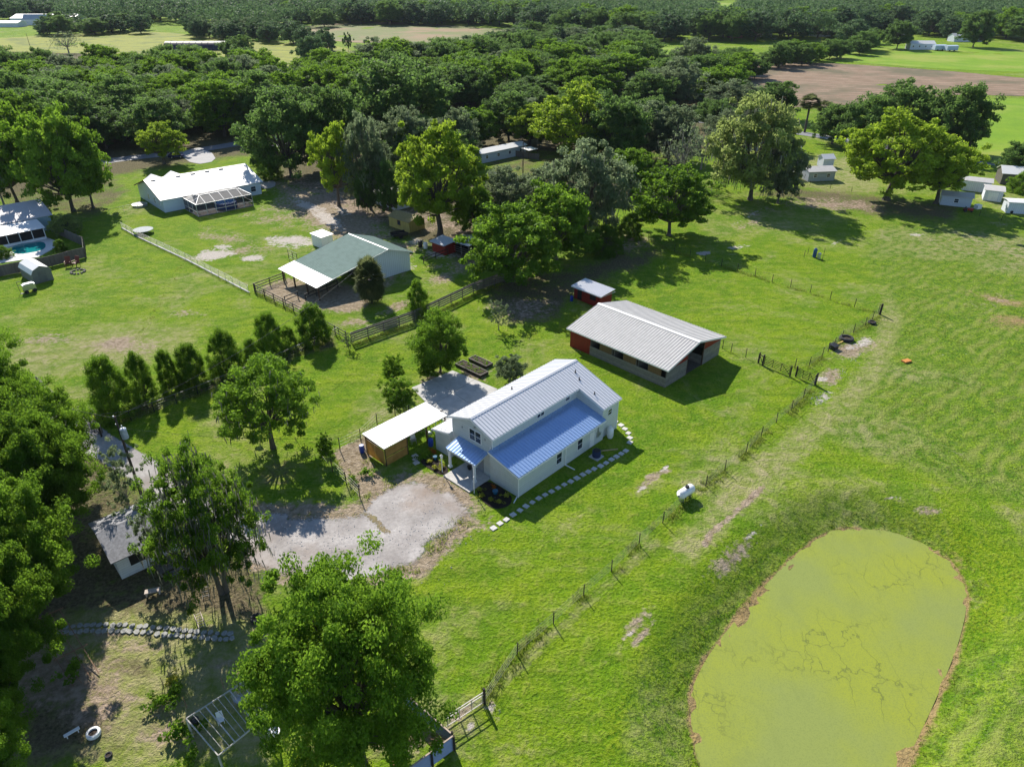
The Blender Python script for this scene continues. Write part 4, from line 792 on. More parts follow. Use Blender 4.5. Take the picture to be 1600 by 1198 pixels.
# propane cylinder, air conditioner
o = thing('propane_cylinder', 'upright white gas cylinder at the rear corner of the farmhouse', 'gas cylinder', HL(14.9, -.35)); mb = MB(); mb.tube([(0,0,0),(0,0,.12)], .3, 16); mb.tube([(0,0,.12),(0,0,.2),(0,0,1.15),(0,0,1.28),(0,0,1.34)], [.3,.38,.38,.26,.1], 18); mb.build('tank', whitep, o, True); mb = MB(); mb.tube([(0,0,1.32),(0,0,1.5)], [.16,.16], 12); mb.build('valve_cap', whitep, o)
o = thing('air_conditioner', 'dark blue grey air conditioning unit on a pad beside the farmhouse wall', 'air conditioner', HL(10.9, -1.5), HA); acm = mat('ac paint', (.03,.045,.12), .4, var=.2)
mb = MB(); mb.tube([(0,0,.08),(0,0,.85)], .43, 20); 
for k in range(20): a = k*math.pi/10; mb.bar((.445*math.cos(a), .445*math.sin(a), .1), (.445*math.cos(a), .445*math.sin(a), .84), .03)
mb.build('casing', acm, o); mb = MB(); mb.tube([(0,0,.85),(0,0,.88)], [.4,.36], 20); mb.tube([(0,0,.88),(0,0,.93)], .12, 12)
for k in range(4): a = k*math.pi/4; mb.bar((-.38*math.cos(a), -.38*math.sin(a), .9), (.38*math.cos(a), .38*math.sin(a), .9), .03, .02)
mb.build('fan_grille', black, o); mb = MB(); mb.b(-.6,.6,-.6,.6,-.02,.07); mb.build('pad', concrete, o)
mb = MB(); mb.bar((0,0,.06),(1.5,-1.1,.06),.09); o = mb.build('timber_offcut', mat('raw timber', (.5,.36,.2), .8)); o.location = (*HL(12.1,-1.3), 0); o.rotation_euler.z = HA; tag(o, 'loose timber stick on the grass beside the air conditioner', 'timber')
# ---- carport
cp = thing('carport', 'open carport with pale flat roof and translucent yellow panels round its front bay', 'carport', HL(-6.2, 13.6), HA); brown = mat('brown timber', (.085,.05,.028), .8, var=.3)
mb = MB(); mb.ribbed((0,0,2.45),(9,0,2.45),(9,3.8,2.62),(0,3.8,2.62), .3, .02); mb.build('roof', white_roof, cp)
for x in (.25, 3.2, 6.0, 8.75):
    for y in (.2, 3.6): mb = MB(); mb.b(x-.06, x+.06, y-.06, y+.06, 0, 2.38+y*.04); mb.build('post', brown, cp)
mb = MB()
for y in (.2, 3.6): mb.b(.1, 8.9, y-.05, y+.05, 2.24+y*.04, 2.37+y*.04)
for x in (.25, 3.2, 6.0, 8.75): mb.b(x-.04, x+.04, .26, 3.54, 2.2, 2.33)
mb.b(.3, 3.14, .17, .23, 1.1, 1.2); mb.b(.22, .28, .26, 3.54, 2.02, 2.12); mb.build('rafter', brown, cp)
pn = NT('yellow fibreglass panel'); f = pn.noise(1.4, 5, .6); cc = pn.mix(pn.ramp(f, [(.35, 0.), (.7, 1.)]), (.62,.43,.16), (.45,.28,.08)); pn.set(cc, .4, 0., .5)
tr = pn.n('ShaderNodeBsdfTranslucent'); pn.l(cc, tr.inputs[0]); mx = pn.n('ShaderNodeMixShader'); mx.inputs[0].default_value = .55; pn.l(pn.p.outputs[0], mx.inputs[1]); pn.l(tr.outputs[0], mx.inputs[2]); pn.l(mx.outputs[0], pn.out.inputs[0])
for (x0, x1, y0, y1) in ((.33, 3.12, .12, .15), (.14, .17, .28, 1.9), (.14, .17, 1.94, 3.52)): mb = MB(); mb.b(x0, x1, y0, y1, .1, 2.02 if x1 < 1 else 1.08); 
for nm2, (x0, x1, y0, y1, z0, z1_) in {'a': (.33,3.12,.13,.155,.1,1.08), 'b': (.33,3.12,.13,.155,1.22,2.2), 'c': (.15,.175,.28,1.88,.1,2.0), 'd': (.15,.175,1.93,3.52,.1,2.0)}.items():
    mb = MB(); mb.b(x0, x1, y0, y1, z0, z1_); mb.build('side_panel', pn.m, cp)
o = thing('weathervane', 'thin metal whirligig standing on the far end of the carport roof', 'ornament', (*HL(2.2, 13.9), 2.45)); mb = MB(); mb.tube([(0,0,0),(0,0,.7)], .02, 6); mb.build('rod', black, o); mb = MB(); mb.bar((-.2,0,.7),(.2,.1,.7),.02,.12); mb.build('vane', black, o)
# garden furniture in the carport
def chair(label, loc, rz, m, group=None, s=1.):
    o = thing('garden_chair', label, 'chair', loc, rz, group); o.scale = (s, s, s); mb = MB(); mb.b(-.28,.28,-.27,.27,.38,.42); mb.build('seat', m, o); mb = MB(); mb.box((0,.3,.72),(.54,.035,.66), 0, -.25); mb.build('backrest', m, o)
    for x in (-.25,.25):
        for y in (-.24,.24): mb = MB(); mb.b(x-.02,x+.02,y-.02,y+.02,0,.38); mb.build('leg', m, o)
        mb = MB(); mb.b(x-.035,x+.035,-.28,.3,.6,.63); mb.build('armrest', m, o)
    return o
chair('grey metal chair under the open carport bay, nearest the yellow panels', (*HL(-1.2, 15.0), 0), .4, steel); chair('grey metal chair under the carport beside the house wing', (*HL(.9, 14.8), 0), 2.4, steel)
teal = mat('teal paint', (.12,.42,.45), .5); o = thing('garden_table', 'small teal table on the concrete pad behind the farmhouse roof edge', 'table', (*HL(3.3, 16.2), 0), HA); mb = MB(); mb.b(-.55,.55,-.45,.45,.68,.74); mb.build('tabletop', teal, o)
for x in (-.48,.48):
    for y in (-.38,.38): mb = MB(); mb.b(x-.03,x+.03,y-.03,y+.03,0,.68); mb.build('leg', teal, o)
mb = MB(); mb.tube([(0,0,0),(0,0,.1),(0,0,.28)],[.18,.24,.2],12); o = mb.build('planter_bowl', black); o.location = (*HL(3.45,16.3),.74); tag(o, 'dark bowl standing on the teal table', 'bowl')
def barrel(label, g, m, r=.29, h=.9):
    o = thing('barrel', label, 'barrel', g); mb = MB(); mb.tube([(0,0,0),(0,0,h*.1),(0,0,h*.33),(0,0,h*.36),(0,0,h*.64),(0,0,h*.67),(0,0,h*.9),(0,0,h)],[r*.93,r,r,r*1.04,r*1.04,r,r,r*.9],16); mb.build('drum', m, o); mb = MB(); mb.tube([(0,0,h),(0,0,h+.03)],[r*.8,r*.8],16); mb.build('lid', m, o)
barrel('blue plastic barrel at the front corner of the yellow panelled carport', G(566, 706), plastic_blue); barrel('blue barrel beside the house wing under the carport end', HL(-.2, 13.2), plastic_blue)
# ---- concrete pad and raised beds
def pad_(name, pts, zt, m):
    mb = MB(); n = len(pts); mb.slab([(p[0], p[1], zt) for p in pts], .25); o = mb.build(name, m); return tag(o, kind='structure')
PA = [G(*p) for p in ((643,606),(707,579),(778,608),(703,668))]
pA, pB, pC, pD = [Vector((*p, 0)) for p in PA]
for i in range(2):
    for j in range(2):
        f_ = lambda a, b: (pA.lerp(pB, b)).lerp(pD.lerp(pC, b), a)
        e = .003; q = [f_(i/2+e, j/2+e), f_((i+1)/2-e, j/2+e), f_((i+1)/2-e, (j+1)/2-e), f_(i/2+e, (j+1)/2-e)]; pad_('concrete_pad', [(v.x, v.y) for v in q], .06, concrete)
def bed(label, c, rz, L, Wd, inner=None):
    o = thing('raised_bed', label, 'raised bed', c, rz); mb = MB(); t_ = .12
    mb.b(-L/2, L/2, -Wd/2, -Wd/2+t_, 0, .4); mb.b(-L/2, L/2, Wd/2-t_, Wd/2, 0, .4); mb.b(-L/2, -L/2+t_, -Wd/2+t_, Wd/2-t_, 0, .398); mb.b(L/2-t_, L/2, -Wd/2+t_, Wd/2-t_, 0, .398); mb.build('frame', darkwood, o)
    mb = MB(); mb.b(-L/2+t_, L/2-t_, -Wd/2+t_, Wd/2-t_, 0, .33); mb.build('soil', mat('soil', (.05,.035,.025), .95), o)
    rg = np.random.default_rng(int(L*10)); n = int(L*Wd*5); C = np.column_stack([rg.uniform(-L/2+.25, L/2-.25, n), rg.uniform(-Wd/2+.2, Wd/2-.2, n), np.full(n, .42)]); V, F, ti = leaves(C, np.full(n, .17), 14, .06, rg); link('seedlings', tmesh('seedlings', V, F, ti, M_), None, o)
bed('larger raised timber garden bed full of seedlings beside the concrete pad', G(737, 578), R(-43), 4.8, 1.5); bed('smaller raised timber garden bed behind the larger one', G(751, 567), R(-43), 3.4, 1.3)
# ---- barn
BA = R(-45.6); BO = (7.6, 88.5)
def BL(x, y): return (BO[0]+x*math.cos(BA)-y*math.sin(BA), BO[1]+x*math.sin(BA)+y*math.cos(BA))
bn = thing('barn', 'long open stable barn with ribbed pale roof, grey board walls and a red end', 'barn', BO, BA)
bw = 13.6; zr = 4.45; ze = 2.82
mb = MB(); mb.ribbed((0,0,ze),(17,0,ze),(17,bw/2,zr),(0,bw/2,zr), .42, .05); mb.ribbed((0,bw,ze),(17,bw,ze),(17,bw/2,zr),(0,bw/2,zr), .42, .05); rf = mb.build('roof', galvw, bn)
mb = MB(); mb.slab([(-.02,bw/2-.3,zr+.01),(17.02,bw/2-.3,zr+.01),(17.02,bw/2,zr+.09),(-.02,bw/2,zr+.09)], .02); mb.slab([(-.02,bw/2,zr+.09),(17.02,bw/2,zr+.09),(17.02,bw/2+.3,zr+.01),(-.02,bw/2+.3,zr+.01)], .02); mb.build('ridge_cap', white_roof, rf)
def zroof(y): return ze-.12+(zr-ze)*(1-abs(y-bw/2)/(bw/2))
mb = MB(); mb.b(.4, 4.0, .42, .5, 0, 2.66); mb.b(.4, .48, .5, bw-.42, 0, 2.68); mb.build('red_wall', redwood, bn)
mb = MB(); prism(mb, [(8.95,2.3),(8.95,zroof(8.95)),(bw-.6,zroof(bw-.6)),(bw-.6,2.3)], 16.4, 16.46); mb.build('gable_board', redwood, bn); mb = MB(); prism(mb, [(.6,2.3),(.6,zroof(.6)),(5.2,zroof(5.2)),(5.2,2.3)], 16.4, 16.46); mb.build('gable_board', redwood, bn)
mb = MB(); mb.b(4.0, 16.5, .42, .5, 0, 1.35); mb.b(.5, 16.5, bw-.5, bw-.42, 0, 2.66); mb.b(16.42, 16.5, .5, 5.1, 0, 2.3); mb.b(16.42, 16.5, 9.0, bw-.5, 0, 2.3); mb.build('board_wall', greywood, bn)
shut = wall_mat('brown shutter boards', (.17,.10,.05), .3, 'X', .4, .4)
for i in range(3): mb = MB(); x = 5.7+i*4.0; mb.b(x, x+2.0, .44, .49, 1.38, 2.55); mb.build('shutter', shut, bn)
for x in (.45, 4.0, 5.7, 7.7, 9.7, 11.7, 13.7, 16.45):
    mb = MB(); mb.b(x-.07, x+.07, .5, .62, 0, 2.66); mb.build('post', greywood, bn)
mb = MB(); mb.b(16.36, 16.52, 5.1, 5.22, 0, zroof(5.1)); mb.b(16.36, 16.52, 8.88, 9.0, 0, zroof(8.9)); mb.bar((16.3, .5, 2.72), (16.3, bw/2, zr-.12), .1, .16); mb.bar((16.3, bw-.5, 2.72), (16.3, bw/2, zr-.12), .1, .16); mb.build('door_frame', brown, bn)
mb = MB()
for x in (4.0, 8.0, 12.0): mb.b(x-.03, x+.03, .62, 5.1, 0, 2.2)
mb.b(4, 16.4, 5.07, 5.13, 0, 1.3); mb.b(4, 16.4, 8.97, 9.03, 0, 1.3); mb.build('stall_partition', greywood, bn)
mb = MB(); mb.b(.5, 16.4, .5, bw-.5, -.02, .03); mb.build('floor', mat('barn dirt', (.12,.10,.08), .95), bn)
mb = MB(); mb.b(-.03, 17.03, -.04, 0., ze-.16, ze-.02); mb.b(17.001, 17.04, 0, 0.01, ze-.1, ze); mb.bar((17.02,0,ze-.09),(17.02,bw/2,zr-.09),.03,.15); mb.bar((17.02,bw,ze-.09),(17.02,bw/2,zr-.09),.03,.15); mb.build('roof_trim', white_roof, bn)
# ---- red coop
rc_ = thing('red_coop', 'small dark red shed with slanting metal roof behind the long barn', 'shed', (9.53, 105.45), R(-47))
mb = MB(); mb.ribbed((0,0,2.1),(6.3,0,2.1),(6.3,3.4,2.45),(0,3.4,2.45), .3); mb.build('roof', galv, rc_)
mb = MB(); prism(mb, [(.3,0),(.3,2.03),(3.1,2.32),(3.1,0)], .4, 5.9); mb.build('wall', redwood, rc_)
for x, w_ in ((1.6, .9), (4.4, 1.2)): mb = MB(); mb.b(x-w_/2, x+w_/2, .27, .32, .15 if x < 3 else .9, 1.9 if x < 3 else 1.75); mb.build('opening', dark_in, rc_)
mb = MB(); mb.b(-.02, 6.32, -.03, 0, 1.93, 2.08); mb.build('roof_trim', whitep, rc_); mb = MB(); mb.b(6.28, 6.33, 0, 3.4, 2.0, 2.05); mb.build('roof_trim', whitep, rc_)
barrel('blue barrel against the left side of the red coop', G(893, 470), plastic_blue, .25, .8)
# ---- neighbour's green barn
gb = thing('green_barn', 'white walled barn with long faded green metal roof ending in a white strip', 'barn', (-39.44, 112.21), R(-44.9))
L = 11.8; sl2 = (5.1-2.3)/14.4
mb = MB(); mb.ribbed((0,3,2.3+3*sl2),(L,3,2.3+3*sl2),(L,14.4,5.1),(0,14.4,5.1), .5, .03); mb.ribbed((0,19.6,3.3),(L,19.6,3.3),(L,14.4,5.1),(0,14.4,5.1), .5, .03); rf = mb.build('roof', green_roof, gb)
mb = MB(); mb.ribbed((-.1,0,2.34),(L+.1,0,2.34),(L+.1,3.1,2.34+3.1*sl2),(-.1,3.1,2.34+3.1*sl2), .5, .03); mb.build('roof_extension', white_roof, gb)
mb = MB(); mb.slab([(0,14.2,5.09),(L,14.2,5.09),(L,14.4,5.15),(0,14.4,5.15)], .02); mb.bar((L+.02,.1,2.28),(L+.02,14.4,5.05),.03,.14); mb.bar((L+.02,19.6,3.25),(L+.02,14.4,5.05),.03,.14); mb.build('roof_trim', white_roof, rf)
mb = MB(); prism(mb, [(10.5,0),(10.5,4.1),(14.4,4.9),(19.1,3.3),(19.1,0)], .5, L-.5); mb.build('wall', wall_mat('white barn wall', (.72,.75,.78), .4, 'X', .2, .06), gb)
for x in (.3, 4, 8, L-.3): mb = MB(); mb.b(x-.1, x+.1, .4, .6, 0, 2.3); mb.build('post', brown, gb)
mb = MB(); mb.b(.3, L-.3, 10.42, 10.5, 0, 3.8); mb.build('stable_front', dark_in, gb)
# ---- neighbour's white roofed house with screened pool
h2 = thing('white_roofed_house', 'long pale blue house with a bright white roof and a screened patio at the back', 'house', (-75.9, 150.8), R(42)); pale = wall_mat('pale blue wall', (.62,.70,.78), .25, 'Z', .2, .05)
mb = MB(); mb.ribbed((0,0,2.85),(23.5,0,2.85),(23.5,8.7,5.6),(0,8.7,5.6), .5, .02); mb.ribbed((0,17.4,2.85),(23.5,17.4,2.85),(23.5,8.7,5.6),(0,8.7,5.6), .5, .02)
for x in (4.5, 9.0): mb.slab([(x-2.2,11.5,3.5),(x,11.5,4.5),(x,18.2,4.5),(x-2.2,18.2,3.3)], .1); mb.slab([(x,11.5,4.5),(x+2.2,11.5,3.5),(x+2.2,18.2,3.3),(x,18.2,4.5)], .1)
rf = mb.build('roof', white_roof, h2)
for x in (1.8, 7.3, 10.6, 13.9, 17.2): mb = MB(); mb.box((x, 8.0, 5.45), (1.0, .45, .16), 0, .3); mb.build('ridge_vent', black, rf)
mb = MB(); prism(mb, [(.5,0),(.5,2.85),(8.7,5.4),(16.9,2.85),(16.9,0)], .6, 22.9); mb.build('wall', pale, h2)
win(h2, (.6, 6.0, 1.6), Y, NX, .9, 1.3, 0, 1); win(h2, (.6, 10, 1.6), Y, NX, .9, 1.3, 0, 1); win(h2, (.6, 3, 1.6), Y, NX, .5, 1.0, 0, 1); win(h2, (21, .5, 1.5), X, NY, 1.2, 1.2, 0, 1)
mb = MB(); mb.bar((-.02,0,2.76),(-.02,8.7,5.5),.04,.2); mb.bar((-.02,17.4,2.76),(-.02,8.7,5.5),.04,.2); mb.build('roof_trim', brown, h2)
cg = thing('pool_enclosure', 'white framed screen enclosure on the back of the white roofed house', 'pool enclosure', (-75.9, 150.8), R(42)); alum = mat('white aluminium', (.6,.6,.6), .5, .2, var=.05)
sc = NT('insect screen'); sc.set((.02,.02,.025), .6); tr = sc.n('ShaderNodeBsdfTransparent'); mx = sc.n('ShaderNodeMixShader'); mx.inputs[0].default_value = .62; sc.l(tr.outputs[0], mx.inputs[1]); sc.l(sc.p.outputs[0], mx.inputs[2]); sc.l(mx.outputs[0], sc.out.inputs[0])
x0, x1, yn, yw = 4.8, 17.2, -7.4, .3; zt, ztop = 2.6, 3.7; xs = [x0+(x1-x0)*i/6 for i in range(7)]
mb = MB(); 
for x in xs: mb.bar((x, yn, 0), (x, yn, zt), .09); mb.bar((x, yn, zt), (min(max(x, x0+2), x1-2), -4.6, ztop), .09); mb.bar((min(max(x, x0+2), x1-2), -4.6, ztop), (min(max(x, x0+2), x1-2), yw, 2.9), .09)
for xx in (x0, x1): 
    for y in (-5., -2.5): mb.bar((xx, y, 0), (xx, y, zt), .09); mb.bar((xx, y, zt), (x0+2 if xx == x0 else x1-2, max(y, -4.6), 3.5), .09)
    mb.bar((xx, yn, zt), (xx, yw, zt), .09); mb.bar((xx, yn, 1.), (xx, yw, 1.), .07)
mb.bar((x0, yn, zt), (x1, yn, zt), .09); mb.bar((x0, yn, 1.), (x1, yn, 1.), .07); mb.bar((x0+2, -4.6, ztop), (x1-2, -4.6, ztop), .1); mb.build('frame', alum, cg)
mb = MB(); e = .05
mb.add([(x0,yn+e,0),(x1,yn+e,0),(x1,yn+e,zt),(x0,yn+e,zt)], [(0,1,2,3)]); mb.add([(x0+e,yn,0),(x0+e,yw,0),(x0+e,yw,zt),(x0+e,yn,zt)], [(0,1,2,3)]); mb.add([(x1-e,yn,0),(x1-e,yw,0),(x1-e,yw,zt),(x1-e,yn,zt)], [(0,1,2,3)])
mb.add([(x0,yn,zt),(x1,yn,zt),(x1-2,-4.6,ztop),(x0+2,-4.6,ztop)], [(0,1,2,3)]); mb.add([(x0+2,-4.6,ztop),(x1-2,-4.6,ztop),(x1-2,yw,2.9),(x0+2,yw,2.9)], [(0,1,2,3)]); mb.add([(x0,yn,zt),(x0+2,-4.6,ztop),(x0+2,yw,2.9),(x0,yw,zt)], [(0,1,2,3)]); mb.add([(x1,yn,zt),(x1,yw,zt),(x1-2,yw,2.9),(x1-2,-4.6,ztop)], [(0,1,2,3)])
mb.build('screen', sc.m, cg); mb = MB(); mb.b(x0, x1, yn, .4, -.02, .15); mb.build('patio', mat('patio deck', (.30,.26,.24), .8), cg)
lp = lambda a, o, an: (o[0]+a[0]*math.cos(an)-a[1]*math.sin(an), o[1]+a[0]*math.sin(an)+a[1]*math.cos(an))
o = thing('round_pool', 'round blue above ground pool inside the screen enclosure', 'pool', (*lp((12.2,-4.4),(-75.9,150.8),R(42)), .15)); mb = MB(); mb.tube([(0,0,0),(0,0,1.1)], [2.4,2.3], 32); mb.build('liner', mat('pool liner', (.01,.09,.55), .4), o); mb = MB(); mb.tube([(0,0,1.1),(0,0,1.13)], [2.15,2.15], 32); mb.build('water', mat('pool blue water', (.02,.14,.5), .08), o)
o = thing('trampoline', 'round grey trampoline on the lawn near the chain link fence', 'trampoline', G(225, 364)); mb = MB(); mb.tube([(0,0,.72),(0,0,.76)], 1.9, 28); mb.build('mat', mat('grey mat', (.33,.36,.36), .8), o)
for k in range(4): a = k*1.57+.4; mb = MB(); mb.tube([(1.8*math.cos(a),1.8*math.sin(a),0),(1.8*math.cos(a),1.8*math.sin(a),.72)], .04, 6); mb.build('leg', steel, o)
o = thing('water_tub', 'round pale tub on the lawn at the left corner of the white roofed house', 'tub', G(219, 322)); mb = MB(); mb.tube([(0,0,0),(0,0,.5)], [1.6,1.6], 24); mb.build('wall', steel, o); mb = MB(); mb.tube([(0,0,.5),(0,0,.53)], [1.45,1.45], 24); mb.build('water', mat('tub water', (.25,.22,.2), .3), o)
# ---- pool house at the left edge
h3 = thing('pool_house', 'house with greyish roof and white screened porch beside the swimming pool', 'house', (-100.04, 134.19), R(43.6)); aqua = wall_mat('aqua wall', (.35,.50,.55), .3, 'Z', .2, .1)
mb = MB(); mb.ribbed((-14,0,2.9),(9.3,0,2.9),(9.3,7.4,4.6),(-14,7.4,4.6), .5, .02); mb.ribbed((-14,14.8,2.9),(9.3,14.8,2.9),(9.3,7.4,4.6),(-14,7.4,4.6), .5, .02); mb.build('roof', roof_mat('dull grey roof', (.50,.47,.47), .6, .2, .2), h3)
mb = MB(); prism(mb, [(.4,0),(.4,2.85),(7.4,4.45),(14.4,2.85),(14.4,0)], -13.5, 8.8); mb.build('wall', aqua, h3)
mb = MB(); mb.ribbed((-14,-5.9,2.3),(6.3,-5.9,2.3),(6.3,.2,2.75),(-14,.2,2.75), .5, .02); mb.build('porch_roof', white_roof, h3)
mb = MB(); mb.b(-14,6,-5.6,-5.5,0,.5); mb.b(5.95,6.03,-5.5,.3,0,.5)
for i in range(8): x = 5.95-i*2.1; mb.b(x-.06,x+.06,-5.62,-5.48,.5,2.25)
mb.b(5.93,6.05,-2.8,-2.6,.5,2.4); mb.b(5.93,6.05,.1,.3,.5,2.6); mb.build('porch_frame', whitep, h3); mb = MB(); mb.b(-14,5.9,-5.5,-5.45,.5,2.22); mb.b(5.85,5.93,-5.4,.2,.5,2.35); mb.build('porch_screen', dark_in, h3)
PD = [G(*p) for p in ((-60,420),(-60,385),(20,380),(72,371),(90,378),(85,388),(60,402),(25,408))]; pad_('pool_deck', PD, .08, mat('pool deck', (.60,.58,.54), .7, var=.12))
PP = smooth_poly([G(*p) for p in ((16,390),(24,383),(50,379),(68,378),(73,385),(66,392),(26,399))], 1)
mb = MB(); mb.slab([(p[0],p[1],.1) for p in PP], .3); o = mb.build('swimming_pool', mat('turquoise water', (.01,.22,.22), .06, var=.1, scale=.8)); tag(o, 'turquoise in-ground swimming pool in the pale deck', 'swimming pool')
# shed, junk, chairs
sd3 = thing('garden_shed', 'small grey shed with pale gambrel roof beside the dark board fence', 'shed', (-80.6, 111.0), R(50)); Ls, Ws = 5.6, 3.0
# ridge runs away from the camera: build with x across, y along
mb = MB(); pf = [(0,0),(0,1.75),(.35,2.35),(1.5,2.85),(2.65,2.35),(3.0,1.75),(3.0,0)]
n = len(pf); vs = [(x, 0, z) for x, z in pf]+[(x, Ls, z) for x, z in pf]; mb.add(vs, [tuple(range(n)), tuple(range(2*n-1, n-1, -1))]+[(i, i+n, (i+1) % n+n, (i+1) % n) for i in range(n)]); mb.build('wall', wall_mat('grey shed wall', (.20,.20,.19), .3, 'Z', .3, .2), sd3)
mb = MB(); rp_ = [(-.12,1.72),(.3,2.4),(1.5,2.93),(2.7,2.4),(3.12,1.72)]
for a, b_ in zip(rp_[:-1], rp_[1:]): mb.slab([(a[0],-.12,a[1]),(b_[0],-.12,b_[1]),(b_[0],Ls+.12,b_[1]),(a[0],Ls+.12,a[1])], .04)
mb.build('roof', white_roof, sd3); mb = MB(); mb.b(.9,2.1,-.04,0,.1,1.9); mb.build('door', mat('shed door grey', (.16,.16,.15), .7), sd3)
red_wood = mat('red brown paint', (.16,.035,.02), .6)
c1 = chair('red brown garden chair by the fire ring, the left one', G(108, 417), .3, red_wood, s=1.7); chair('red brown garden chair by the fire ring, the right one', G(120, 416), -.3, red_wood, s=1.7)
o = thing('fire_ring', 'ring of stones in front of the two red brown chairs', 'fire ring', G(122, 425)); mb = MB()
for k in range(12): a = k*math.pi/6; mb.box((1.1*math.cos(a), 1.1*math.sin(a), .1), (.35,.3,.22), a)
mb.build('stones', mat('dark stone', (.15,.14,.12), .9), o)
o = thing('utility_cart', 'pale grey cart standing before the small gambrel roofed shed', 'cart', G(48, 456), .8); mb = MB(); mb.b(-.9,.9,-.5,.5,.5,1.4); mb.b(-.7,.7,-.4,.4,1.4,1.55); mb.build('body', steel, o)
for x in (-.6,.6):
    for y in (-.5,.5): mb = MB(); mb.tube([(x,y-.08,.3),(x,y+.08,.3)], .3, 12); mb.build('wheel', tyre, o)
o = thing('hand_truck', 'dark upright hand truck left of the pale cart', 'hand truck', G(36, 458), .5); mb = MB(); mb.bar((-.3,0,0),(-.4,.3,1.9),.06); mb.bar((.3,0,0),(.2,.3,1.9),.06); mb.bar((-.35,.2,1.3),(.25,.2,1.3),.05); mb.bar((-.4,.3,1.9),(.2,.3,1.9),.06); mb.b(-.35,.35,-.4,.0,.02,.06); mb.build('frame', black, o)
# ---- yellow shed, red shed, shelter, trailers
ys = thing('yellow_shed', 'yellow board shed under the trees with one brown window', 'shed', (-25.43, 142.46), R(-43.4)); yl = wall_mat('yellow boards', (.42,.34,.10), .35, 'X', .4, .3)
mb = MB(); prism(mb, [(0,0),(0,2.2),(2,2.9),(4,2.2),(4,0)], 0, 6.6); mb.build('wall', yl, ys); mb = MB(); mb.slab([(-.2,-.3,2.14),(6.8,-.3,2.14),(6.8,2,2.98),(-.2,2,2.98)], .05); mb.slab([(-.2,2,2.98),(6.8,2,2.98),(6.8,4.3,2.14),(-.2,4.3,2.14)], .05); mb.build('roof', mat('mossy yellow roof', (.26,.21,.09), .8), ys)
win(ys, (3.3, 0, 1.4), X, NY, .9, .9, 0, 0, mat('brown frame', (.1,.04,.02), .7))
rs = thing('red_shed', 'small red shed with sheet metal roof beside the animal shelter', 'shed', G(676, 392), R(-44)); mb = MB(); mb.b(0,3.6,0,2.6,0,1.9); mb.build('wall', redwood, rs); mb = MB(); mb.ribbed((-.3,-.5,1.95),(3.9,-.5,1.95),(3.9,2.9,2.35),(-.3,2.9,2.35), .3); mb.build('roof', galv, rs)
an = thing('animal_shelter', 'open animal shelter with flat grey metal roof right of the red shed', 'shelter', G(708, 394), R(-40)); mb = MB(); mb.ribbed((-.3,-.3,2.2),(4.4,-.3,2.2),(4.4,3.4,2.5),(-.3,3.4,2.5), .3); mb.build('roof', galv, an)
mb = MB(); mb.b(0,4.1,3.0,3.1,0,2.3); mb.b(0,.1,.1,3.0,0,2.2); mb.build('wall', dark_in, an)
for x in (.05,2.1,4.1): mb = MB(); mb.b(x-.06,x+.06,0,.1,0,2.2); mb.build('post', greywood, an)
for z in (.5,.9,1.3): mb = MB(); mb.b(.1,4.1,-.03,.0,z,z+.05); mb.build('rail', steel, an)
mb = MB(); mb.b(0,1.6,0,1.1,0,.5); o = mb.build('crate', steel); o.location = (*lp((1.5,1.5),G(708,394),R(-40)), 2.45); tag(o, 'pale box lying on the animal shelter roof', 'crate')
o = thing('utility_trailer', 'black utility trailer parked below the yellow shed', 'trailer', G(624, 371), .5); mb = MB(); mb.b(-1.5,1.5,-.9,.9,.5,.65); mb.b(-1.5,1.5,-.9,-.84,.65,1.1); mb.b(-1.5,1.5,.84,.9,.65,1.1); mb.bar((-1.5,0,.55),(-2.8,0,.5),.1); mb.build('bed', black, o)
for y in (-1,1): mb = MB(); mb.tube([(0,y-.1,.35),(0,y+.1,.35)], .35, 14); mb.build('wheel', tyre, o)
barrel('white barrel left of the red shed', G(665, 388), whitep, .4, 1.1); barrel('black barrel left of the white one by the red shed', G(657, 386), black, .4, 1.2)
mb = MB(); mb.b(-1.8,1.8,-1.2,1.2,0,2.3); mb.slab([(-2,-1.4,2.36),(2,-1.4,2.36),(2,1.4,2.5),(-2,1.4,2.5)], .05); o = mb.build('storage_box', whitep); o.location = (*G(505,384),0); o.rotation_euler.z = R(-45); tag(o, 'white storage box behind the far corner of the green barn', 'storage box')
o = thing('livestock_panel', 'tall dark metal gate panel left of the green barn', 'gate panel', G(452, 406), R(-45)); mb = MB()
for x in (0,1.5,3.0): mb.bar((x,0,0),(x,0,2.0),.08)
for z in (.5,1.0,1.5,2.0): mb.bar((0,0,z),(3.0,0,z),.05)
mb.build('frame', black, o)
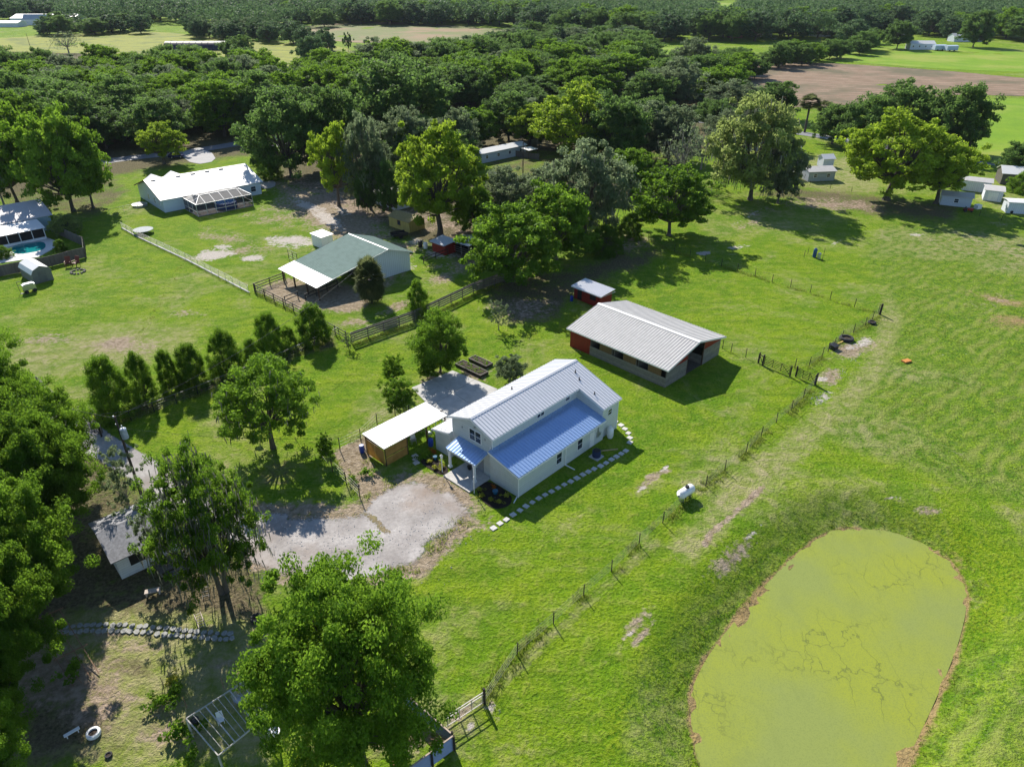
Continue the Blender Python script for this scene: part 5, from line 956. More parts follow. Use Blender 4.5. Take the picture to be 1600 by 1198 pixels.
# ---------------------------------------------------------------- fences, gates
wire = mat('fence wire', (.22,.22,.21), .5, .4)
def along(P, step):
    P = [Vector((p[0], p[1], 0)) for p in P]; out = []
    for a, b in zip(P[:-1], P[1:]):
        n = max(1, round((b-a).length/step)); out += [a.lerp(b, i/n) for i in range(n)]
    return out+[P[-1]]
def wire_fence(name, label, pts, h=1.3, step=None, pm=None, r=.05, mesh=True, zs=(.3,.6,.9,1.2), posts=None, wr=.006, thick=(), rail=False):
    P = [Vector((p[0], p[1], 0)) for p in pts] if step is None else along(pts, step)
    for p in P: p.z = float(height(np.array([[p.x, p.y]]))[0])
    o = thing(name, label, 'fence', tuple(P[0]), world=True)
    for i, p in enumerate(P):
        mb = MB(); rr = r*(2.2 if i in thick else 1); lean = (random.Random(i*7+len(P)).uniform(-.05, .05), random.Random(i*5+3).uniform(-.05, .05))
        mb.tube([p-Vector((0,0,.1)), p+Vector((lean[0]*(i not in thick), lean[1]*(i not in thick), h*(1.2 if i in thick else 1)))], [rr, rr*.9], 7); mb.build('post', pm or postwood, o)
    mb = MB()
    for a, b in zip(P[:-1], P[1:]):
        for z in zs: mb.bar(a+Vector((0,0,z*h/1.3)), b+Vector((0,0,z*h/1.3)), wr*2)
        if mesh:
            n = int((b-a).length/.45)
            for k in range(1, n): q = a.lerp(b, k/n); mb.bar(q+Vector((0,0,.05)), q+Vector((0,0,zs[-1]*h/1.3)), wr)
    mb.build('wire_mesh', wire, o)
    if rail:
        for a, b in zip(P[:-1], P[1:]): mb = MB(); mb.bar(a+Vector((0,0,h)), b+Vector((0,0,h)), .04); mb.build('top_rail', mat('dull pipe', (.20,.20,.20), .6, .2), o)
    return o
def board_fence(name, label, pts, h, step, rails, m, bw_=.14, pw=.12, solid=False):
    P = along(pts, step); o = thing(name, label, 'fence', tuple(P[0]), world=True)
    for i, p in enumerate(P): mb = MB(); mb.b(p.x-pw/2, p.x+pw/2, p.y-pw/2, p.y+pw/2, -.05, h+.06); mb.build('post', m, o)
    for a, b in zip(P[:-1], P[1:]):
        d = (b-a).normalized()*.01; n = Vector((-d.y, d.x, 0)).normalized()*pw*.62
        if solid: mb = MB(); mb.bar(a+n+Vector((0,0,h/2)), b+n+Vector((0,0,h/2)), .03, h); mb.build('panel', m, o)
        else:
            mb = MB()
            for z in rails: mb.bar(a+n+Vector((0,0,z)), b+n+Vector((0,0,z)), .035, bw_)
            mb.build('rail', m, o)
    return o
F1 = [(757,1098),(808,1022),(864.6,974),(911.5,930.3),(955.3,892.3),(998.4,850.2),(1035.4,817),(1070.5,782.6),(1103,758.8),(1132.6,734.3),(1165.6,706),(1189,681.7),(1212.7,660),(1236.5,641),(1255.3,621.6),(1274,600.3)]
wire_fence('wire_fence', 'long wire fence on leaning dark posts between the farmhouse lawn and the pond', [G(*p) for p in F1], 1.4, thick=(0, 15))
F2 = [(1241.5,575),(1264,572.7),(1284,557.7),(1303,542),(1314.9,530),(1333,520),(1351.7,509),(1373.8,491.3)]
wire_fence('wire_fence', 'wire fence with closely set dark posts from the gates to the far corner post', [G(*p) for p in F2], 1.5, step=2.6, thick=())
o = thing('corner_post', 'thick black corner post where the two paddock wire fences meet', 'post', G(1374.5, 491.5)); mb = MB(); mb.tube([(0,0,-.1),(0,0,1.75)], [.17,.16], 10); mb.build('timber', postwood, o); mb = MB(); mb.tube([(0,0,1.75),(0,0,1.8)], [.17,.12], 10); mb.build('cap', postwood, o)
F3 = [(1372,489),(1334.7,479.5),(1296.6,468),(1265.6,457.5),(1235,449),(1206,441),(1179.5,432.4),(1152,423.7),(1127,416),(1101.8,408.6),(1078,401),(1053.7,393.4),(1013,376)]
wire_fence('wire_fence', 'wire fence on thin dark posts crossing the far side of the paddock', [G(*p) for p in F3], 1.45, mesh=False)
wire_fence('wire_fence', 'short wire fence between the barn corner and the left field gate', [G(*p) for p in ((1129,544),(1142,550),(1165,558),(1184,566))], 1.4)
wire_fence('wire_fence', 'wire fence of thin posts along the hedge row', [G(*p) for p in ((163,662),(205,657),(310,618),(420,574),(530,524))], 1.4, step=3.2, r=.05, rail=True)
wire_fence('wire_fence', 'black post and wire fence round the mulched garden left of the carport', [G(*p) for p in ((640,652),(617.9,650.3),(589.6,665),(564,689),(531.5,704))], 1.7, r=.055)
wire_fence('wire_fence', 'black post and wire fence at the drive side of the mulched garden', [G(*p) for p in ((503,715),(520,737),(541.5,756.8),(562.8,778))], 1.7, r=.055)
def field_gate(label, a, b, h=1.3):
    A = Vector((*G(*a), 0)); B = Vector((*G(*b), 0)); o = thing('field_gate', label, 'gate', tuple(A), world=True)
    for p in (A, B): mb = MB(); mb.tube([p, p+Vector((0,0,h+.25))], .1, 8); mb.build('post', postwood, o)
    d = (B-A); a_ = A+d*.04; b_ = A+d*.96; mb = MB(); u = Vector((0,0,1))
    for z in (.2,.42,.64,.86,1.08,1.3): mb.bar(a_+u*z, b_+u*z, .035, .05)
    for t_ in (0,.33,.66,1): q = a_.lerp(b_, t_); mb.bar(q+u*.2, q+u*1.3, .05)
    mb.bar(a_+u*.25, a_.lerp(b_, .33)+u*1.28, .045); mb.bar(b_+u*.25, a_.lerp(b_, .66)+u*1.28, .045); mb.build('bars', postwood, o); return o
field_gate('dark timber field gate nearer the barn', (1192,570), (1234,588)); field_gate('dark timber field gate at the paddock corner, right of the other gate', (1243,588), (1273,601))
o = thing('gate_brace', 'dark braced post pair left of the nearer field gate', 'post', G(1185,567), world=True); A = Vector((*G(1185,567),0)); B = Vector((*G(1191,571),0)); mb = MB()
for p in (A,B): mb.tube([p,p+Vector((0,0,1.6))],.1,8)
mb.bar(A+Vector((0,0,1.3)),B+Vector((0,0,1.3)),.09); mb.bar(A+Vector((0,0,1.2)),B+Vector((0,0,.2)),.07); mb.build('timber', postwood, o)
board_fence('board_fence', 'dark three rail board fence on the near side of the corral', [G(400,457),G(475,495),G(541.5,532)], 1.4, 2.6, (.35,.8,1.25), darkwood)
board_fence('board_fence', 'tall dark double board fence running behind the bright green bush to the big trees', [G(550,537),G(648,502),G(740,458),G(788,440)], 1.7, 2.6, (.35,.7,1.05,1.4,1.65), greyvert, .22)
board_fence('board_fence', 'dark rail fence on the far left side of the corral', [G(398,455),G(446,437)], 1.35, 2.6, (.35,.8,1.25), darkwood)
board_fence('board_fence', 'short dark rail fence inside the corral under the barn eave', [G(478,470),G(528,449)], 1.2, 2.5, (.5,1.1), darkwood)
board_fence('board_fence', 'stub of dark rail fence in the middle of the corral', [G(446,474),G(466,466)], 1.2, 2.5, (.5,1.1), darkwood)
board_fence('board_fence', 'low dark rail fence beside the straw covered yard', [G(662,412),G(700,398)], 1.2, 3, (.5,1.1), darkwood)
board_fence('privacy_fence', 'weathered solid board fence round the swimming pool garden', [G(-40,442),G(0,432),G(82,416),G(135,402),G(133,385),G(88,365)], 1.9, 2.4, (), greyvert, solid=True)
chain = [G(190,356),G(215,370),G(290,405),G(388,456)]
wire_fence('chain_link_fence', 'chain link fence with a white kerb between the two lawns', chain, 1.25, step=2.6, pm=steel, r=.04, zs=(.1,.3,.5,.7,.9,1.1), wr=.009, rail=True)
mb = MB()
for a, b in zip(chain[:-1], chain[1:]): mb.bar((a[0]+.25,a[1]-.25,.05),(b[0]+.25,b[1]-.25,.03),.26,.08)
o = mb.build('kerb_strip', concrete); tag(o, 'white kerb strip at the foot of the chain link fence', 'kerb')
wire_fence('chain_link_fence', 'chain link fence from the trees to the left corner of the white roofed house', [G(172,337),G(216,326)], 1.3, step=3, pm=steel, r=.04, zs=(.1,.5,.9,1.25), wr=.008, rail=True)
wire_fence('wire_fence', 'wire fence along the sheds at the right picture edge', [G(1530,337.6),G(1600,352),G(1640,360)], 1.3, step=4)
wire_fence('wire_fence', 'wire fence along the lane beside the right pasture', [G(1500,245),G(1550,250),G(1640,258)], 1.3, step=5)
wire_fence('wire_fence', 'wire fence in front of the sheds under the huge pale tree', [G(1190,282),G(1265,290),G(1330,300)], 1.2, step=5)
def solid_fence(label, a, b, h, m): return board_fence('privacy_fence', label, [G(*a), G(*b)], h, 3, (), m, solid=True)
solid_fence('pale board fence behind the parked pickup by the mobile home', (768,288), (838,306), 1.8, wall_mat('pale fence boards', (.45,.45,.46), .3, 'X', .4, .3)); solid_fence('grey board fence at the back of the mobile home yard', (775,240), (842,250), 1.6, greyvert)
# corrugated metal fence and its gate at the bottom
corr = roof_mat('corrugated steel', (.42,.46,.52), .35, .8, .4)
def corrugated(label, a, b, h=1.5):
    A = Vector((*a, 0)); B = Vector((*b, 0)); o = thing('corrugated_fence', label, 'fence', tuple(A), world=True); L = (B-A).length; d = (B-A)/L; n = Vector((-d.y, d.x, 0)); k = 36; mb = MB(); vs = []
    for s in (0, .02):
        for i in range(k+1): z = .05+(h-.05)*i/k; off = n*(.045*math.sin(i*math.pi/2+.4)+s); vs += [A+off+Vector((0,0,z)), B+off+Vector((0,0,z))]
    m = 2*(k+1); fs = [(2*i,2*i+1,2*i+3,2*i+2) for i in range(k)]+[(m+2*i+2,m+2*i+3,m+2*i+1,m+2*i) for i in range(k)]+[(2*k,2*k+1,m+2*k+1,m+2*k)]
    mb.add(vs, fs); mb.build('sheeting', corr, o); mb = MB(); mb.bar(A+Vector((0,0,h+.03)), B+Vector((0,0,h+.03)), .1, .06); mb.build('top_rail', mat('pale timber rail', (.42,.33,.26), .8), o)
    q = int(L/2)+1
    for i in range(q+1): p = A+d*L*i/q+n*.1; mb = MB(); mb.b(p.x-.06,p.x+.06,p.y-.06,p.y+.06,0,h+.1); mb.build('post', postwood, o)
CA, CB, CC, CD = G(632,1101), G(706,1166), G(712,1165), G(640,1222)
corrugated('corrugated metal fence running away to the big tree from the corner', CA, CB); corrugated('corrugated metal fence at the bottom picture edge, facing the pond', (CB[0]+.15, CB[1]-.2), CD)
A = Vector((*G(756,1098), 0)); B = Vector((*G(698,1136), 0)); o = thing('wire_gate', 'pale tubular gate with wire mesh joining the corrugated fence to the thick post', 'gate', tuple(A), world=True); mb = MB(); u = Vector((0,0,1)); pg_ = mat('pale gate tube', (.42,.40,.37), .5, .3)
for z in (.12, .95, 1.25): mb.bar(A+u*z, B+u*z, .055)
for t_ in (.04, .33, .66, .97): q = A.lerp(B, t_); mb.bar(q+u*.1, q+u*1.25, .06)
mb.build('frame', pg_, o); mb = MB()
for k in range(1, 22): q = A.lerp(B, k/22); mb.bar(q+u*.12, q+u*.95, .008)
for k in range(1, 7): mb.bar(A+u*k*.135, B+u*k*.135, .008)
mb.build('mesh', wire, o)
# wood fence beside the lane, bottom of the hayfield
board_fence('rail_fence', 'old grey rail fence beside the lane left of the power pole', [G(60,600),G(112,648),G(160,676)], 1.1, 2.4, (.35,.75,1.1), greyvert, .12)
field_gate('low dark gate across the lane by the power pole', (131,672), (159,682), 1.0)
rg = random.Random(4); mb = MB()
for i in range(26):
    c_ = Vector((*G(rg.uniform(112,158), 0+648+rg.uniform(-5, 14)), .15+rg.uniform(0,.3))); a = rg.uniform(1.9,2.7); mb.tube([c_, c_+Vector((math.cos(a),math.sin(a),rg.uniform(-.05,.05)))*rg.uniform(.9,1.8)], .09, 6)
o = mb.build('log_pile', mat('cut logs', (.24,.20,.16), .9)); tag(o, 'heap of grey logs between the lane gate and the hedge', 'log pile')
# ---------------------------------------------------------------- power poles and lines
def pole(label, g, h, tr=True, arm=None):
    o = thing('power_pole', label, 'power pole', g); mb = MB(); mb.tube([(0,0,-.2),(0,0,h)], [.16,.1], 10); mb.build('pole', mat('pole timber', (.07,.055,.045), .9), o)
    if tr: mb = MB(); mb.tube([(.42,-.1,h-2.4),(.42,-.1,h-1.35)], .3, 14); mb.tube([(.42,-.1,h-1.35),(.42,-.1,h-1.25)], [.3,.15], 14); mb.tube([(.42,-.1,h-1.25),(.42,-.1,h-.95)], .05, 8); mb.b(.05,.3,-.15,-.05,h-2,h-1.8); mb.build('transformer', mat('transformer grey', (.42,.48,.55), .4), o)
    for z in (h-.1, h-1.): mb = MB(); mb.tube([(-.12,0,z),(-.12,0,z+.16)], .06, 8); mb.build('insulator', whitep, o)
    return o
PG = G(222, 776); pole('leaning dark power pole with a grey transformer drum beside the lane', PG, 9.7); pole('dark wooden pole between the mobile home and the grey green tree', G(817,283), 9.5, False); pole('thin pole at the right end of the dark oak clump', G(1509,247), 7.6, False); pole('power pole in front of the middle pasture', G(1150,112), 9, False); pole('power pole with lamp at the nursery field', G(48,76), 9, False)
def cable(label, a, b, sag, r=.02):
    a, b = Vector(a), Vector(b); pts = [a.lerp(b, i/14)-Vector((0,0,sag*4*(i/14)*(1-i/14))) for i in range(15)]; mb = MB(); mb.tube(pts, r, 5); o = mb.build('power_line', black); tag(o, label, 'cable')
e2 = G(800,420); cable('dark overhead power line running from the transformer pole over the hedge row', (PG[0], PG[1], 9.6), (*G3(560,505)[:2], 8), 1.2); cable('overhead line from the transformer pole into the left trees', (PG[0], PG[1], 9.5), (*G(-200,640), 9), .8); cable('thin service line from the transformer pole to the farmhouse', (PG[0], PG[1], 8.4), (*HL(.3,11), 3.2), 1.4, .012)
# propane tank on legs by the wire fence
o = thing('propane_tank', 'white horizontal gas tank on legs beside the wire fence', 'gas tank', G(1070,779), R(40)); mb = MB(); mb.tube([(-1.15,0,.95),(-1.02,0,.95),(-.85,0,.95),(.85,0,.95),(1.02,0,.95),(1.15,0,.95)], [.12,.35,.48,.48,.35,.12], 20); mb.build('tank', whitep, o, True); mb = MB(); mb.tube([(.1,0,1.4),(.1,0,1.62)], [.22,.18], 12); mb.build('valve_dome', black, o)
for x in (-.6,.6): mb = MB(); mb.b(x-.06,x+.06,-.3,.3,0,.55); mb.build('leg', steel, o)
# well with blue tank
o = thing('well_tank', 'blue pressure tank of the small well in the middle of the far lawn', 'water tank', G(1272,402)); mb = MB(); mb.tube([(0,0,0),(0,0,.15),(0,0,1.5),(0,0,1.75)], [.25,.34,.34,.15], 14); mb.build('tank', mat('tank blue', (.02,.08,.22), .4), o)
o = thing('well_casing', 'short grey cylinder right of the blue well tank', 'water tank', G(1279,404)); mb = MB(); mb.tube([(0,0,0),(0,0,.95),(0,0,1.1)], [.33,.33,.15], 14); mb.build('tank', steel, o)
for x, y, q in ((1256,402,'leftmost'),(1262,397,'second from the left'),(1287,398,'rightmost'),(1284,409,'third from the left')): o = thing('stake', 'thin dark stake round the blue well tank, '+q, 'stake', G(x,y), 0, 'stakes round the well'); mb = MB(); mb.tube([(0,0,0),(0,0,1.3)], .04, 6); mb.build('rod', postwood, o)
# tyres, junk on the paddock corner
def tyre_(label, g, r=.75, w=.3, m=None, filled=True, name='tyre_planter', rz=0):
    o = thing(name, label, 'tyre', g, rz); mb = MB(); n = 26; prof = [(r*.62,.02),(r*.95,.02),(r,w*.3),(r,w*.7),(r*.93,w),(r*.62,w)]; vs = [(p[0]*math.cos(2*math.pi*k/n), p[0]*math.sin(2*math.pi*k/n), p[1]) for k in range(n) for p in prof]; q = len(prof)
    mb.add(vs, [(k*q+j, ((k+1)%n)*q+j, ((k+1)%n)*q+(j+1)%q, k*q+(j+1)%q) for k in range(n) for j in range(q)]); mb.build('tyre', m or tyre, o)
    if filled: mb = MB(); mb.tube([(0,0,0),(0,0,w*.6)], r*.63, 18); mb.build('soil', mat('soil', (.05,.035,.025), .95), o)
tyre_('large tractor tyre lying on the bare patch by the paddock fence', G(1322,531), 1.0, .45); tyre_('dark tyre under the paddock fence near the corner post', G(1362,505), .6, .3)
o = thing('dog_house', 'small dark box on the bare patch below the tractor tyre', 'box', G(1302,545), .6); mb = MB(); mb.b(-.5,.5,-.4,.4,0,.6); mb.slab([(-.6,-.5,.62),(.6,-.5,.62),(.6,.5,.75),(-.6,.5,.75)],.04); mb.build('body', black, o)
mb = MB(); mb.bar((0,0,.1),(1.6,1.2,.12),.2,.1); o = mb.build('timber_plank', mat('yellow timber', (.5,.36,.1), .8)); o.location = (*G(1305,540),0); tag(o, 'yellow timber lying beside the tractor tyre', 'timber')
mb = MB(); mb.box((0,0,.12),(1.2,.7,.2),.4); o = mb.build('litter_sheet', mat('orange litter', (.55,.22,.05), .8)); o.location = (*G(1416,565),0); tag(o, 'orange scrap lying in the rough pasture', 'scrap')
# ---------------------------------------------------------------- bottom left yard
ch_ = thing('cottage', 'small white cottage with grey shingled roof half hidden by trees', 'house', G(191,905), R(42)); shing = mat('grey shingles', (.26,.26,.275), .9, var=.35, scale=4, bump=.4)
CW = G3(191,905)
mb = MB(); prism(mb, [(0,0),(0,2.5),(3.0,3.4),(6,2.5),(6,0)], 0, 5.2); mb.build('wall', wall_mat('white cottage wall', (.68,.70,.72), .25, 'Z', .4, .15), ch_)
mb = MB(); mb.slab([(-.4,-.4,2.42),(5.6,-.4,2.42),(5.6,3,3.5),(-.4,3,3.5)],.09); mb.slab([(-.4,3,3.5),(5.6,3,3.5),(5.6,6.4,2.42),(-.4,6.4,2.42)],.09); mb.build('roof', shing, ch_)
mb = MB(); mb.b(1.0,4.2,-.04,.0,1.0,2.2); mb.build('screen_window', dark_in, ch_)
dk = thing('entry_deck', 'small grey slatted deck with steps at the cottage', 'deck', lp((2.6,-.1),CW,R(42)), R(42)); mb = MB()
for i in range(9): mb.b(0,2.6,-.25-i*.22,-.07-i*.22,.42,.47)
mb.build('boards', greyvert, dk); 
for x in (.1,1.3,2.5): mb = MB(); mb.b(x-.06,x+.06,-2.0,-.1,.0,.41); mb.build('joist', greywood, dk)
for k in range(2): mb = MB(); mb.b(.3,2.3,-2.35-k*.32,-2.06-k*.32,.25-.14*k,.3-.14*k); mb.build('step', greywood, dk)
o = thing('bench', 'pale wooden bench at the foot of the cottage deck', 'bench', G(240,928), .3); mb = MB(); mb.b(-.6,.6,-.25,.25,.4,.46); mb.build('seat', mat('pale bench wood', (.5,.42,.36), .8), o)
for x in (-.5,.5): mb = MB(); mb.b(x-.05,x+.05,-.2,.2,0,.4); mb.build('leg', mat('pale bench wood', (.5,.42,.36), .8), o)
# flagstone path
rg = random.Random(8); L0 = [(92,984),(135,981),(180,980),(230,983),(280,988),(330,993),(362,993)]; fm = mat('flagstone', (.34,.34,.32), .9, var=.35); lib = []
for k in range(4):
    n = rg.choice((5,6,7)); r_ = [rg.uniform(.42,.54) for _ in range(n)]; mb = MB(); mb.slab([(r_[i]*math.cos(2*math.pi*i/n), r_[i]*math.sin(2*math.pi*i/n), .05) for i in range(n)], .1); lib.append(mb.build('flagstone', fm)); bpy.data.objects.remove(lib[-1])if False else None
cnt = 0
for row, dy in enumerate((-4.5, 4.5)):
    x = 94; cr = 0
    while x < 364:
        i = max(k for k in range(len(L0)-1) if L0[k][0] <= x); a, b = L0[i], L0[i+1]; y = a[1]+(b[1]-a[1])*(x-a[0])/(b[0]-a[0])
        o = lib[cnt % 4] if cnt < 4 else lib[cnt % 4].copy()
        if cnt >= 4: COL.objects.link(o)
        o.location = (*G(x, y+dy+rg.uniform(-1,1)), 0); o.rotation_euler.z = rg.uniform(0, 6.28); s_ = rg.uniform(.42,.56); o.scale = (s_*1.15, s_, 1); cr += 1; tag(o, 'pale flagstone in the %s row of the cottage path, %s from the left' % (('upper', 'lower')[row], nth(cr)), 'paving stone', 'flagstones of the cottage path'); x += rg.uniform(8.5, 11.5)*1.02; cnt += 1
def ladder(label, a, b, w, z0, z1_, m, n):
    A = Vector((*G(*a), z0)); B = Vector((*G(*b), z1_)); o = thing('ladder', label, 'ladder', tuple(Vector((A.x,A.y,0))), world=True); d = (B-A).normalized(); s = d.cross(Vector((0,0,1))).normalized()*w/2
    for k in (-1,1): mb = MB(); mb.bar(A+s*k, B+s*k, .05); mb.build('rail', m, o)
    for i in range(n): q = A.lerp(B, (i+.5)/n); mb = MB(); mb.bar(q-s, q+s, .04); mb.build('rung', m, o)
ladder('short pale ladder lying at the flagstone path', (317,981), (308,958), .5, .06, .06, mat('pale bench wood', (.5,.42,.36), .8), 6); ladder('grey ladder leaning on the mossy tree', (322,935), (322,905), .5, .1, .8, greywood, 6)
# timber arbour frame
AC = [Vector((*G(x, y, 2.1), 0)) for x, y in ((291,1122),(386,1061),(424,1113),(341,1180))]
arb = thing('arbour', 'pale open timber arbour frame standing on posts in the yard', 'arbour', tuple(AC[0]), world=True); am = mat('pale arbour timber', (.46,.44,.40), .8, var=.2); ZT = 2.1
for i, p in enumerate(AC): mb = MB(); mb.b(p.x-.05,p.x+.05,p.y-.05,p.y+.05,0,ZT-.06); mb.build('post', am, arb)
for i in range(4):
    a, b = AC[i], AC[(i+1)%4]; mb = MB(); mb.bar(a+Vector((0,0,ZT)), b+Vector((0,0,ZT)), .07, .1); mb.build('beam', am, arb)
for k in range(1, 10):
    a = AC[0].lerp(AC[1], k/10); b = AC[3].lerp(AC[2], k/10); mb = MB(); mb.bar(a+Vector((0,0,ZT+.07)), b+Vector((0,0,ZT+.07)), .08 if k in (3,7) else .035, .05 if k in (3,7) else .03); mb.build('slat', am, arb)
tyre_('white painted tyre planter on the shady yard', G(147,1147), .48, .3, whitep); tyre_('small dark tyre ring below the white tyre', G(170,1180), .25, .15, name='tyre')
mb = MB(); mb.box((0,0,.3),(1.0,.26,.06)); mb.box((-.35,0,.13),(.06,.2,.27)); mb.box((.35,0,.13),(.06,.2,.27)); o = mb.build('plank_seat', whitep); o.location = (*G(114,1147),0); o.rotation_euler.z = .75; tag(o, 'small white plank bench left of the white tyre', 'bench')
chair('white garden chair under the arbour frame', G(346,1128), .5, whitep, s=.8); chair('grey garden chair at the far end of the arbour under the big tree', G(374,1098), 1.2, steel, s=.9)
o = thing('barbecue', 'dark rounded pot barbecue at the left corner of the arbour', 'barbecue', G(308,1135)); mb = MB(); mb.tube([(0,0,.3),(0,0,.5),(0,0,.85),(0,0,1.0)],[.15,.3,.3,.12],14); mb.build('kettle', black, o)
for a in (0,2.1,4.2): mb = MB(); mb.bar((.2*math.cos(a),.2*math.sin(a),0),(.12*math.cos(a),.12*math.sin(a),.35),.03); mb.build('leg', steel, o)
tyre_('dark tyre in the deep shade under the mossy tree', G(401,967), .5, .25)
o = thing('tub', 'white round tub under the big tree near the arbour', 'tub', G(430,1150)); mb = MB(); mb.tube([(0,0,.35),(0,0,.6)],[.3,.42],16); mb.build('bowl', whitep, o); mb = MB(); mb.tube([(0,0,0),(0,0,.35)],.05,8); mb.build('stand', black, o)
# bamboo frame on the left
A, B = Vector((*G(75,990),1.9)), Vector((*G(128,1068),.1)); o = thing('pole_frame', 'collapsed frame of brown poles leaning over a plant bed at the left', 'frame', (A.x,A.y,0), world=True); bp_ = mat('bamboo pole', (.30,.18,.11), .8)
for dx, dy, dz in ((0,0,0),(.5,.5,0),(1.0,.9,-.1),(-.5,-.3,-.2)): mb = MB(); mb.bar(A+Vector((dx,dy,dz)), B+Vector((dx*.9,dy*.9,0)), .06); mb.build('pole', bp_, o)
mb = MB(); mb.bar(A+Vector((-.6,-.4,-.1)),A+Vector((1.2,1.1,-.1)),.07); mb.bar(A.lerp(B,.6)+Vector((-.6,-.4,0)),A.lerp(B,.6)+Vector((1.2,1.1,0)),.07); mb.build('cross_pole', bp_, o)
plant(gp, 'yard_plant', 'leafy plant under the collapsed pole frame', 118, 1050, 2.0); plant(gp, 'yard_plant', 'leafy bush cluster left of the arbour corner', 275, 1088, 2.0); plant(gp, 'yard_plant', 'climbing green plant at the left corner of the arbour', 283, 1150, 2.4); plant(gp, 'yard_plant', 'potted green plants in the middle of the yard', 255, 1100, 1.8); plant(gp, 'yard_plant', 'low green plant at the bottom edge below the arbour', 300, 1188, 1.6); plant(fp, 'yard_plant', 'light green plant with stakes in the middle of the yard', 268, 1068, 1.5)
plant(gp, 'yard_plant', 'green weedy plant in the mulched garden', 572, 742, 1.6); plant(gp, 'yard_plant', 'low bluish plant patch at the post in the mulched garden', 552, 752, 1.3)
for i, (x, y) in enumerate(((257,1075),(268,1066),(292,1105),(350,1075))): o = thing('stake', 'thin brown stake among the yard plants, %s from the left' % nth(i+1), 'stake', G(x,y), 0, 'stakes among the yard plants'); mb = MB(); mb.tube([(0,0,0),(0,0,1.3)],.025,6); mb.build('rod', bp_, o)
# pots by the corrugated fence
pot('blue and white pot with a banana plant inside the corrugated fence', G(619,1155), bluepot, .28, .6); mb = MB()
def banana(label, g, n, L, seed, m):
    rg = random.Random(seed); mb = MB()
    for i in range(n):
        a = i*2*math.pi/n+rg.uniform(-.3,.3); e = rg.uniform(.5,1.1); pts = [Vector((0,0,.3))]
        for k in range(1,6): pts.append(pts[-1]+Vector((math.cos(a)*math.cos(e),math.sin(a)*math.cos(e),math.sin(e)))*L/5); e -= .33
        s = Vector((-math.sin(a),math.cos(a),0)); w = [.03,.1,.15,.15,.1,.01]; vs = [];
        for p, ww in zip(pts, w): vs += [p-s*ww, p+Vector((0,0,-.02)), p+s*ww]
        mb.add(vs, [(3*j,3*j+1,3*j+4,3*j+3) for j in range(5)]+[(3*j+1,3*j+2,3*j+5,3*j+4) for j in range(5)])
    o = mb.build('banana_plant', m); o.location = (*g, .3); tag(o, label, 'plant')
lime = mat('banana leaf', (.10,.25,.02), .5); banana('banana plant with broad bright leaves growing from the blue pot', G(622,1152), 5, 1.0, 1, lime); banana('blue green leafy plant in the corner inside the corrugated fence', G(614,1128), 9, .7, 2, mat('blue green leaf', (.06,.14,.11), .6))
pot('small terracotta pot at the bottom edge near the corrugated fence', G(616,1194), terra, .18, .25); pot('pale pot on the ground left of the banana plant', G(604,1110), paver, .25, .3)
mb = MB(); mb.bar((0,0,.1),(1.6,-1.3,.1),.3,.08); o = mb.build('timber_plank', mat('brown plank', (.22,.12,.09), .9)); o.location = (*G(598,1140),0); tag(o, 'brown planks on the ground left of the banana pot', 'timber')
tgl = thing('brush_pile', 'tangle of bare brown twigs in the corner of the corrugated fence', 'brush pile', G(692,1158)); rgg = random.Random(2); mb = MB()
for i in range(60): a = rgg.uniform(0,6.28); e = rgg.uniform(-.2,1.); p = Vector((rgg.uniform(-.5,.5),rgg.uniform(-.5,.5),rgg.uniform(0,.5))); mb.bar(p,p+Vector((math.cos(a),math.sin(a),e))*rgg.uniform(.4,.8),.015)
mb.build('twigs', mat('dry twigs', (.30,.20,.13), .9), tgl)
# ---------------------------------------------------------------- houses and sheds further away
def simple_house(name, label, px, rz, L, Wd, h, hr_, wm, rm, wins=2, over=.3, cat='house'):
    o = thing(name, label, cat, G(*px), R(rz)); mb = MB(); prism(mb, [(0,0),(0,h),(Wd/2,hr_-.1),(Wd,h),(Wd,0)], 0, L); mb.build('wall', wm, o); zz = h-over*(hr_-h)/(Wd/2)
    mb = MB(); mb.slab([(-over,-over,zz),(L+over,-over,zz),(L+over,Wd/2,hr_),(-over,Wd/2,hr_)],.08); mb.slab([(-over,Wd/2,hr_),(L+over,Wd/2,hr_),(L+over,Wd+over,zz),(-over,Wd+over,zz)],.08); mb.build('roof', rm, o)
    for i in range(wins): win(o, (L*(i+.5)/max(wins,1), 0, h*.55), X, NY, .9, .9, 0, 1)
    return o
wv_ = wall_mat('pale vinyl wall', (.50,.56,.64), .3, 'Z', .3, .1); wm2 = wall_mat('pale shed wall', (.62,.66,.72), .4, 'X', .3, .1); gm2 = wall_mat('grey house wall', (.40,.44,.48), .3, 'Z', .3, .2)
simple_house('mobile_home', 'long pale mobile home with white roof behind the tallest yellow green tree', (752,256), 43, 17, 4.6, 2.7, 3.3, wv_, white_roof, 4)
o = thing('porch_roof', 'small white flat porch roof at the right end of the mobile home', 'canopy', G(826,250), R(43)); mb = MB(); mb.slab([(0,0,2.5),(3.6,0,2.5),(3.6,3,2.7),(0,3,2.7)],.08); mb.build('roof', white_roof, o)
for x in (.1,3.5): mb = MB(); mb.b(x-.05,x+.05,0,.1,0,2.42); mb.build('post', brown, o)
